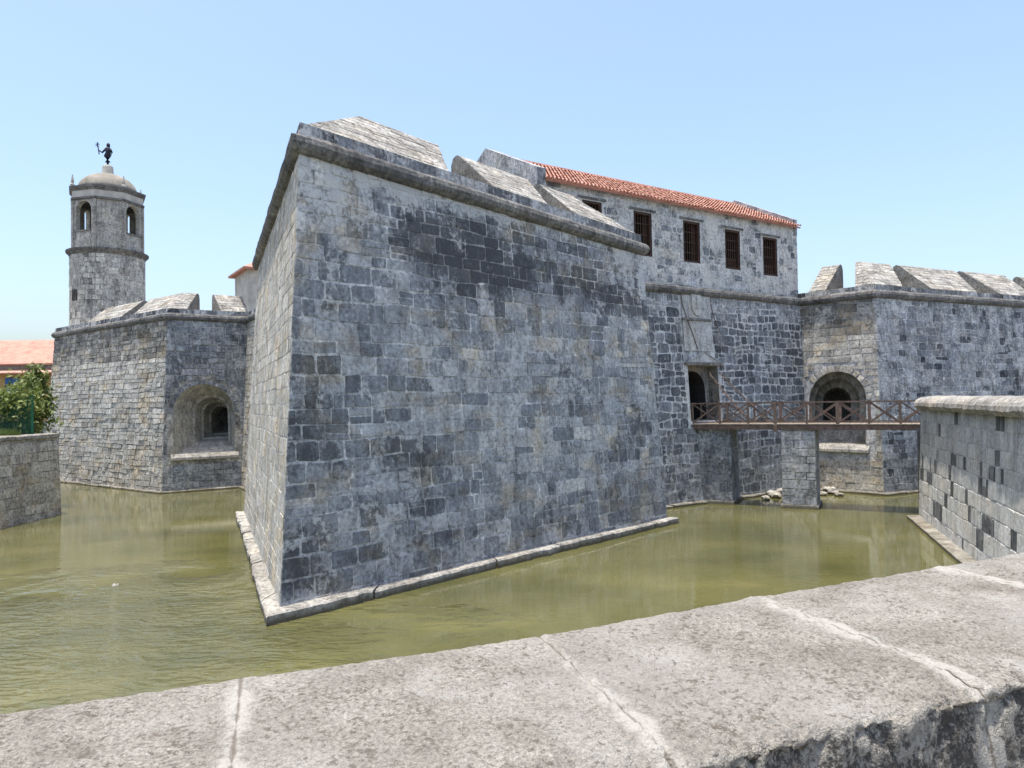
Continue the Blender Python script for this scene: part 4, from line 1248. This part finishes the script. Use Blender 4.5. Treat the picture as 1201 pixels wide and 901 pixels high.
# ================================================================== footbridge
DZ = 4.2
g0 = cwall.hit(812, 492); gate_p = cwall.P(*g0); gate_p = V((gate_p.x, gate_p.y, 0))
pil_f = flat(on_z(937, 597, 0))
bend = isect(gate_p, (pil_f - gate_p).normalized(), RW_far + V((0, 0, 0)), V((1.0, 0.25, 0)).normalized())
bd = (pil_f + V((0, .1, 0)) - gate_p).normalized()
e1_ = on_plane(1097, 485, gate_p, V((-bd.y, bd.x, 0)))
BLn = (V((e1_.x, e1_.y, 0)) - gate_p).length
bn = V((-bd.y, bd.x, 0))                     # away from the camera
if bn.y < 0: bn = -bn
BW = 2.1
BR = thing('footbridge', (pil_f.x, pil_f.y, 0), 'rusty footbridge with crossed railings over the moat to the gate', 'bridge')
Z = V((0, 0, 1))
ext0 = -.6
mb = MB()
for k in range(2):
    s = gate_p + bn * (.06 + k * (BW - .12)) + Z * (DZ - .16)
    mb = MB(); mb.bar(s + bd * ext0, s + bd * (BLn + 1.2), .14, .24, tone=.5); mb.build('beam', M['rust'], BR)
npl = int((BLn + 1.6) / .24)
rnd = random.Random(3)
for k in range(npl):
    a = gate_p + bd * (ext0 + .02 + k * .24 + .11) + Z * (DZ - .01 + rnd.uniform(-.006, .006))
    mb = MB(); mb.box(a + bn * (BW / 2), (.225, BW + .08, .05), (bd, bn, Z), rnd.random()); mb.build('plank', M['plank'], BR)
xs = [812, 844, 877, 909, 946, 982, 1019, 1056, 1095]
us_ = []
for x in xs:
    p = on_plane(x, 485, gate_p, V((-bd.y, bd.x, 0))); us_.append((V((p.x, p.y, 0)) - gate_p).length * (1 if (p - gate_p).dot(bd) > 0 else -1))
RH = 1.08
for side in (0, 1):
    q = gate_p + bn * (.03 if side == 0 else BW - .03) + Z * DZ
    rail = MB(); rail.bar(q + bd * (us_[0] - .1) + Z * RH, q + bd * (us_[-1] + .1) + Z * RH, .07, .06)
    ro = rail.build('railing', M['rust'], BR)
    for k, u in enumerate(us_):
        big_ = k in (3, 5)
        mb = MB(); mb.box(q + bd * u + Z * (RH / 2 + .02), ((.15 if big_ else .10), .09, RH + (.1 if k in (6,) else .04)), (bd, bn, Z), .5)
        if k == 3: mb.box(q + bd * u - Z * .22 - bn * .02, (.2, .12, .36), (bd, bn, Z), .5)
        mb.build('post', M['rust'], ro)
    for k in range(len(us_) - 1):
        ua, ub = us_[k] + .05, us_[k + 1] - .05
        for i_, (za, zb_) in enumerate(((.08, RH - .05), (RH - .05, .08))):
            mb = MB(); mb.bar(q + bd * ua + Z * za + bn * (.022 * (1 if i_ else -1)), q + bd * ub + Z * zb_ + bn * (.022 * (1 if i_ else -1)), .04, .07)
            mb.build('brace', M['rust'], ro)
    mb = MB(); mb.bar(q + bd * us_[0] + Z * .09, q + bd * us_[-1] + Z * .09, .04, .05); mb.build('toe_rail', M['rust'], ro)
# masonry pier in the water
def pier(parent, c, lx, ly, z1_, seed, mat, name='pier', tones=(.5, .85)):
    base_ = MB(); base_.box(c + Z * -.1, (lx + .28, ly + .3, .55), (bd, bn, Z), .7, .95)
    pr = MB()
    pr.box(c + Z * ((z1_ + .1) / 2), (lx, ly, z1_ - .1), (bd, bn, Z), .55)
    o = pr.build(name, mat[1], parent)
    base_.build('pier_footing', M['plinth'], o)
    pool = []
    cs = [c - bd * lx / 2 - bn * ly / 2, c + bd * lx / 2 - bn * ly / 2, c + bd * lx / 2 + bn * ly / 2, c - bd * lx / 2 + bn * ly / 2]
    for k in range(4):
        a, b = cs[k], cs[(k + 1) % 4]
        w = Wall(a + Z * .18, b + Z * .18, b + Z * (z1_ - .02), a + Z * (z1_ - .02))
        pool += lay(w.P, w.quad, .42, .7, .03, .015, .02, .06, .01, .05, lambda u, v, r: r.uniform(*tones), None, seed + k)
    emit_stones(o, pool, mat[0], limit=80, name='pier_stone')
pl_u = on_plane(917, 560, gate_p, bn); pr_u = on_plane(957, 560, gate_p, bn)
ul, ur = (pl_u - gate_p).dot(bd), (pr_u - gate_p).dot(bd)
pier(BR, gate_p + bd * ((ul + ur) / 2) + bn * (BW / 2), ur - ul, BW - .1, DZ - .28, 141, (M['right'], M['pale_mortar']))
ul, ur = (on_plane(817, 560, gate_p, bn) - gate_p).dot(bd), (on_plane(857, 560, gate_p, bn) - gate_p).dot(bd)
pier(BR, gate_p + bd * ((ul + ur) / 2) + bn * (BW / 2 + .25), ur - ul, BW, DZ - .28, 151, (M['right'], M['right']), 'gate_pier', (.3, .5))
# abutment under the landing
mb = MB(); ab = gate_p + bd * (BLn + .75) + bn * (BW / 2)
mb.box(ab + Z * 1.7, (1.5, BW + .6, 4.5), (bd, bn, Z), .3); mb.build('abutment', M['right'], BR)
# drawbridge chains and cables on the wall
def chain(name, pts, r, label, mat, group=None):
    mb = MB()
    path = []
    for a, b in zip(pts, pts[1:]):
        n = max(2, int((b - a).length / .22)); path += [a.lerp(b, k / n) for k in range(n)]
    path.append(pts[-1])
    for k in range(len(path) - 1):
        a, b = path[k], path[k + 1]; d = (b - a); m = a.lerp(b, .5); X = d.normalized()
        Y = X.cross(cwall.N).normalized() if k % 2 else X.cross(cwall.U).normalized()
        ring = [m + X * (d.length * .66 * math.cos(an)) + Y * (r * 2.2 * math.sin(an)) for an in [2 * math.pi * j / 8 for j in range(9)]]
        mb.tube(ring, r, 5, caps=False)
    o = mb.build(name, mat, None)
    tag(o, label, 'chain', group)
c0 = cwall.P(*cwall.hit(830, 437), .05)
dk = on_plane(878, 493, gate_p + bn * .1, bn)
chain('drawbridge_chain', [c0, c0.lerp(dk, .5) + Z * -.06, dk], .022, 'rusty chain slanting from the top right of the gate to the deck', M['rust'])
c1 = cwall.P(GATE[2] + .1, GATE[3] - .35, .04); dk2 = gate_p + bd * ((dk - gate_p).dot(bd) + .75) + bn * (BW - .1) + Z * DZ
chain('drawbridge_chain', [c1, c1.lerp(dk2, .5) + Z * -.05, dk2], .02, 'second rusty chain, ending farther along the deck by the far railing', M['rust'])
def cable(pxs, label):
    pts = [cwall.P(*cwall.hit(*p), .09) for p in pxs]
    sm = []
    for k in range(len(pts) - 1):
        for j in range(5): sm.append(pts[k].lerp(pts[k + 1], j / 5))
    sm.append(pts[-1])
    mb = MB(); mb.tube(sm, .022, 6); o = mb.build('hanging_cable', M['rust'], None); tag(o, label, 'cable', 'cables hanging above the gate')
cable([(797, 343), (799, 358), (804, 373), (811, 392), (817, 410)], 'dark cable curving down across the pale tablet above the gate')
cable([(831.5, 347), (832, 358), (835, 370), (839, 381), (843, 389)], 'shorter dark cable hanging on the wall right of the coat of arms')

# rubble at the foot of the curtain
rnd = random.Random(12)
for k, (px, py, s) in enumerate(((905, 581, .34), (911, 583, .28), (917, 578, .30), (898, 585, .22), (970, 576, .30), (977, 578, .34), (964, 580, .22), (984, 581, .20))):
    p = on_z(px, py, .05)
    bm = bmesh.new(); bmesh.ops.create_icosphere(bm, subdivisions=2, radius=1.0)
    me = bpy.data.meshes.new('rubble_stone')
    off = V((k * 3.1, 1.7, 0))
    for v in bm.verts:
        f = 1 + .45 * noise.noise(v.co * 1.3 + off)
        v.co = V((v.co.x * s * 1.25 * f, v.co.y * s * f, max(v.co.z, -.6) * s * .75 * f))
    bm.to_mesh(me); bm.free()
    at = me.attributes.new('tone', 'FLOAT', 'FACE'); at.data.foreach_set('value', [rnd.uniform(.85, 1.0)] * len(me.polygons))
    me.materials.append(M['plinth'])
    o = bpy.data.objects.new('rubble_stone', me); col.objects.link(o)
    o.location = (p.x, p.y, s * .3); o.rotation_euler = (0, 0, rnd.uniform(0, 6))
    place = {898: 'leftmost', 905: 'second from left', 911: 'third from left', 917: 'rightmost', 964: 'leftmost', 970: 'second from left', 977: 'third from left', 984: 'rightmost'}[px]
    tag(o, place + (' of four pale rocks at the water left of the bridge pier' if px < 930 else ' of four pale rocks at the water right of the bridge pier'), 'rock', 'stones left of the pier' if px < 930 else 'stones right of the pier')
p = on_z(134, 688, 0)
mb = MB()
for k, (dx, dy, s) in enumerate(((0, 0, .07), (.09, .02, .04))):
    mb.lathe((p.x + dx, p.y + dy, 0), [(s * .6, -.03), (s, .01), (s * .7, .06), (s * .2, .09)], 9)
tag(mb.build('floating_debris', M['plaster'], None), 'small pale piece of litter floating on the green water at left', 'litter')

# ================================================================== left background: shrub, fence, houses
def leaves(mb, c, rx, ry, rz_, n, size, rnd, dens=1.0):
    cl = [(V((rnd.gauss(0, .45) * rx, rnd.gauss(0, .45) * ry, rnd.gauss(0, .45) * rz_)), rnd.uniform(.18, .42)) for _ in range(16)]
    for _ in range(n):
        o, s = rnd.choice(cl)
        p = c + o + V((rnd.gauss(0, 1) * s * rx, rnd.gauss(0, 1) * s * ry, rnd.gauss(0, 1) * s * rz_))
        if p.z < GZ: continue
        e = Euler((rnd.uniform(-1.1, 1.1), rnd.uniform(-1.1, 1.1), rnd.uniform(0, 6.3))).to_matrix()
        a = size * rnd.uniform(.6, 1.3); b = a * .5
        mb.face([p + e @ V(q) for q in ((-a, 0, 0), (-a * .2, -b, b * .25), (a, 0, 0), (-a * .2, b, b * .25))], rnd.random())
rnd = random.Random(77)
for k, (px, py_top, yd, rx, lab) in enumerate(((12, 440, 38.7, 1.5, 'leafy green shrub at the left edge, before the ochre house'), (44, 438, 41.0, 0.95, 'leafy shrub with bare lower stems beside the tower bastion wall'))):
    tp = at_y(px, py_top, yd); hgt = tp.z - GZ
    t = thing('shrub', (tp.x, yd, GZ), lab, 'shrub', 'shrubs behind the left quay')
    mb = MB(); leaves(mb, V((tp.x, yd, GZ + hgt * .55)), rx, rx * .8, hgt * .45, 1700, .15, rnd); mb.build('foliage', M['leaf'], t)
    for j in range(6):
        mb = MB(); b_ = V((tp.x + rnd.uniform(-.3, .3), yd + rnd.uniform(-.3, .3), GZ)); e_ = b_ + V((rnd.uniform(-1, 1) * rx * .6, rnd.uniform(-.6, .6), hgt * rnd.uniform(.6, .85)))
        mb.tube([b_, b_.lerp(e_, .5) + V((rnd.uniform(-.1, .1), 0, .1)), e_], [.06, .045, .015], 6); mb.build('stem', M['bark'], t)
gr_ = MB(); 
for _ in range(5000):
    px = rnd.uniform(-60, 22); yd = rnd.uniform(35.0, 37.6); b_ = at_y(px, 500, yd); b_.z = GZ
    if b_.x > -25.1: continue
    a = rnd.uniform(0, 6.3); l = rnd.uniform(.25, .62)
    d = V((math.cos(a), math.sin(a), 0)) * .025; t_ = b_ + V((rnd.uniform(-.15, .15), rnd.uniform(-.15, .15), l))
    gr_.face([b_ - d, b_ + d, t_], rnd.random())
tag(gr_.build('grass', M['grass'], None), 'tuft of tall light green grass behind the left quay coping', 'grass', kind='stuff')
FN = thing('mesh_fence', (-27, 37.9, GZ), 'green mesh fence in front of the shrubs behind the left quay', 'fence')
fx0, fx1 = at_y(-80, 470, 37.9).x, at_y(38, 470, 37.9).x
ftop = at_y(20, 466, 37.9).z
for k in range(4):
    x = fx0 + (fx1 - fx0) * k / 3
    mb = MB(); mb.box((x, 37.9, (GZ + ftop) / 2 + .05), (.08, .08, ftop - GZ + .1), None, .5); mb.build('post', M['green_wire'], FN)
mb = MB()
nx = int((fx1 - fx0) / .09)
for k in range(nx + 1):
    x = fx0 + (fx1 - fx0) * k / nx; mb.box((x, 37.9, (GZ + ftop) / 2), (.022, .015, ftop - GZ), None, .5)
for k in range(int((ftop - GZ) / .09) + 1):
    mb.box(((fx0 + fx1) / 2, 37.92, GZ + .02 + k * .09), (fx1 - fx0, .015, .022), None, .5)
mb.build('mesh', M['green_net'], FN, kind='stuff')

HY = 88.0
hx1 = at_y(63, 430, HY).x + 3; hx0 = hx1 - 40
hz = at_y(30, 434, HY).z; hr = at_y(30, 402, HY + 5).z
OH = thing('ochre_house', ((hx0 + hx1) / 2, HY, GZ), 'ochre house with blue shutters and low orange tiled roof at the far left', 'building')
mb = MB(); mb.box(((hx0 + hx1) / 2, HY + 6, (GZ + hz) / 2), (hx1 - hx0, 12, hz - GZ), None, .6); mb.build('wall', M['yellow'], OH)
mb = MB(); mb.box(((hx0 + hx1) / 2, HY + 6, hz + .35), (hx1 - hx0 - .6, 11.2, .7), None, .6); mb.build('attic_band', M['plaque'], OH)
def hip(mb, x0, x1, y0, y1, za, zb_, inset, tone):
    a = [V((x0, y0, za)), V((x1, y0, za)), V((x1, y1, za)), V((x0, y1, za))]
    m0, m1 = V((x0 + inset, (y0 + y1) / 2, zb_)), V((x1 - inset, (y0 + y1) / 2, zb_))
    mb.face([a[0], a[1], m1, m0], tone); mb.face([a[1], a[2], m1], tone); mb.face([a[2], a[3], m0, m1], tone); mb.face([a[3], a[0], m0], tone)
    lo = [p - V((0, 0, .18)) for p in a]
    for k in range(4):
        l = (k + 1) % 4; mb.face([lo[k], lo[l], a[l], a[k]], .2)
    mb.face(lo[::-1], .2)
mb = MB(); hip(mb, hx0 - .5, hx1 + .3, HY - .6, HY + 12.6, hz + .75, hr + .4, 6, .5); mb.build('roof', M['tile'], OH)
mb = MB(); mb.face([(hx0 - .5, HY - 1.2, hz - .35), (hx1 + .3, HY - 1.2, hz - .35), (hx1 + .3, HY + .1, hz + .15), (hx0 - .5, HY + .1, hz + .15)], .85); mb.face([(hx0 - .5, HY - 1.2, hz - .5), (hx1 + .3, HY - 1.2, hz - .5), (hx1 + .3, HY - 1.2, hz - .35), (hx0 - .5, HY - 1.2, hz - .35)], .3); mb.build('pent_roof', M['tile'], OH)
x = hx1 - 1.8
while x > hx0 + 2:
    mb = MB(); mb.box((x, HY - .04, hz - 2.0), (1.5, .12, 2.2), None, .5); w_ = mb.build('window', M['wood'], OH)
    for s_ in (-1, 1):
        mb = MB(); mb.box((x + s_ * .42, HY - .13, hz - 2.0), (.78, .06, 2.1), None, .5); mb.build('shutter', M['blue'], w_)
    x -= 3.1

# ================================================================== near parapet of worn coquina
PW = thing('parapet', (0.3, 1.5, GZ), 'rough pale coquina parapet across the foreground, sunlit on top, joints filled with lime', 'wall')
def cop_stone(jl, jr, nu, nv, seed, detail=True):
    """one coping block between two joints; grid wraps far face, head and near face"""
    F0, N0 = V((*jl[0], 0)), V((*jl[1], 0)); F1, N1 = V((*jr[0], 0)), V((*jr[1], 0))
    prof = []
    dn = 1.0 if detail else 1.0
    for z in (-.40, -.25, -.12, -.06, -.03): prof.append((0.0, z, 1.0))
    prof.append((0.006, -.012, .8))
    for k in range(nv + 1):
        f = k / nv; prof.append((.02 + .955 * f, 0.0, 0.0))
    prof += [(.988, -.008, .3), (.996, -.02, .7)]
    nn = 46 if detail else 6
    for k in range(nn): prof.append((1.0, -.035 - (dn - .035) * (k / (nn - 1)) ** 1.15, 1.0))
    verts, side, joint, crack = [], [], [], []
    wid = (N0 - F0).length
    across0 = (N0 - F0).normalized()
    Ls = (F1 - F0).length
    for i in range(nu + 1):
        s = i / nu
        Fp, Np = F0.lerp(F1, s), N0.lerp(N1, s)
        ac = (Np - Fp).normalized()
        dj = min(s, 1 - s) * Ls
        for (t, z, sd) in prof:
            p = Fp.lerp(Np, t); p.z = PZ + z
            if detail:
                q = p.copy()
                a = noise.noise(q * 6) * .003 + noise.noise(q * 17) * .003 + noise.noise(q * 45) * .004 + noise.noise(q * 90) * .003 + noise.noise(q * 2.1) * .006
                edge_n = math.exp(-((1 - t) * wid) / .05) if z == 0 else (math.exp(z / .08) if t > .9 else 0)
                edge_f = math.exp(-(t * wid) / .025) if z == 0 else 0
                a *= 1 - .75 * (math.exp(-(t * wid) / .05) if z == 0 else (1.0 if t < .1 else 0.0))
                chip = max(0, noise.noise(q * 9 + V((5, 0, 0))) + .25 + .7 * noise.noise(q * 24) + .5 * noise.noise(q * 60)) * .034 * edge_n + max(0, noise.noise(q * 13 + V((1, 4, 0)))) * .006 * edge_f
                jd = dj + noise.noise(q * 9) * .012
                jf = math.exp(-(jd / .026) ** 2)
                up = (1 - sd)
                p.z += up * (a - chip - edge_n * .022 + jf * .004 * (1 + noise.noise(q * 25)))
                p.z -= math.exp(-(dj / .0055) ** 2) * .007 * max(0, .35 + noise.noise(q * 4)) * up
                hz_ = sd * (a * 2.0 - chip * .9 + (noise.noise(q * 11) * .010 if t > .9 else 0) - edge_n * .012)
                if t > .9 and sd > 0: p += ac * hz_
                elif sd > 0: p -= ac * (a * .3)
            verts.append(p)
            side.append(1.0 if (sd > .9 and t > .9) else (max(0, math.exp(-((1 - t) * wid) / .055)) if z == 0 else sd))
            joint.append(math.exp(-((dj + .02 * noise.noise(V((p.x * 5, p.y * 5, 7)))) / .036) ** 2)); crack.append(math.exp(-(dj / .006) ** 2))
    n = len(prof)
    faces = [[i * n + j, (i + 1) * n + j, (i + 1) * n + j + 1, i * n + j + 1][::-1] for i in range(nu) for j in range(n - 1)]
    c = (F0 + F1 + N0 + N1) / 4; c.z = PZ
    me = bpy.data.meshes.new('coping_stone')
    me.from_pydata([tuple(v - c) for v in verts], [], faces)
    for nm, dat in (('side', side), ('joint', joint), ('crack', crack)):
        at = me.attributes.new(nm, 'FLOAT', 'POINT'); at.data.foreach_set('value', dat)
    me.shade_smooth()
    me.materials.append(M['coquina'])
    o = bpy.data.objects.new('coping_stone', me); col.objects.link(o)
    o.parent = PW; o.location = c - wloc(PW)
for k in range(len(JOINTS) - 1):
    det = 1 <= k <= 5
    cop_stone(JOINTS[k], JOINTS[k + 1], 130 if det else 40, 110 if det else 30, k, True)
def march(j, d, step, n):
    F, N_ = V((*j[0], 0)), V((*j[1], 0)); out = []
    for k in range(n + 1): out.append(((F + d * step * k).xy[:], (N_ + d * step * k).xy[:]))
    return out
m_ = march(JOINTS[-1], near_dir, 1.0, int((CORNER - V((2.9, 3.02, 0))).length))
for a, b in zip(m_, m_[1:]): cop_stone(a, b, 10, 8, 1, False)
m_ = march(JOINTS[0], left_dir, 1.5, int((Q_corner - V((-1.95, .98, 0))).length / 1.5))
for a, b in zip(m_, m_[1:]): cop_stone(b, a, 10, 8, 1, False)
# retaining face below the coping
mb = MB()
line = [Q_corner] + [V((*j[0], 0)) for j in JOINTS] + [CORNER]
dn_ = V((-near_dir.y, near_dir.x, 0)) * -.03
for a, b in zip(line, line[1:]):
    mb.face([a + dn_ + V((0, 0, -.6)), b + dn_ + V((0, 0, -.6)), b + dn_ + V((0, 0, PZ - .2)), a + dn_ + V((0, 0, PZ - .2))][::-1], .6)
mb.build('moat_face', M['pale'], PW)
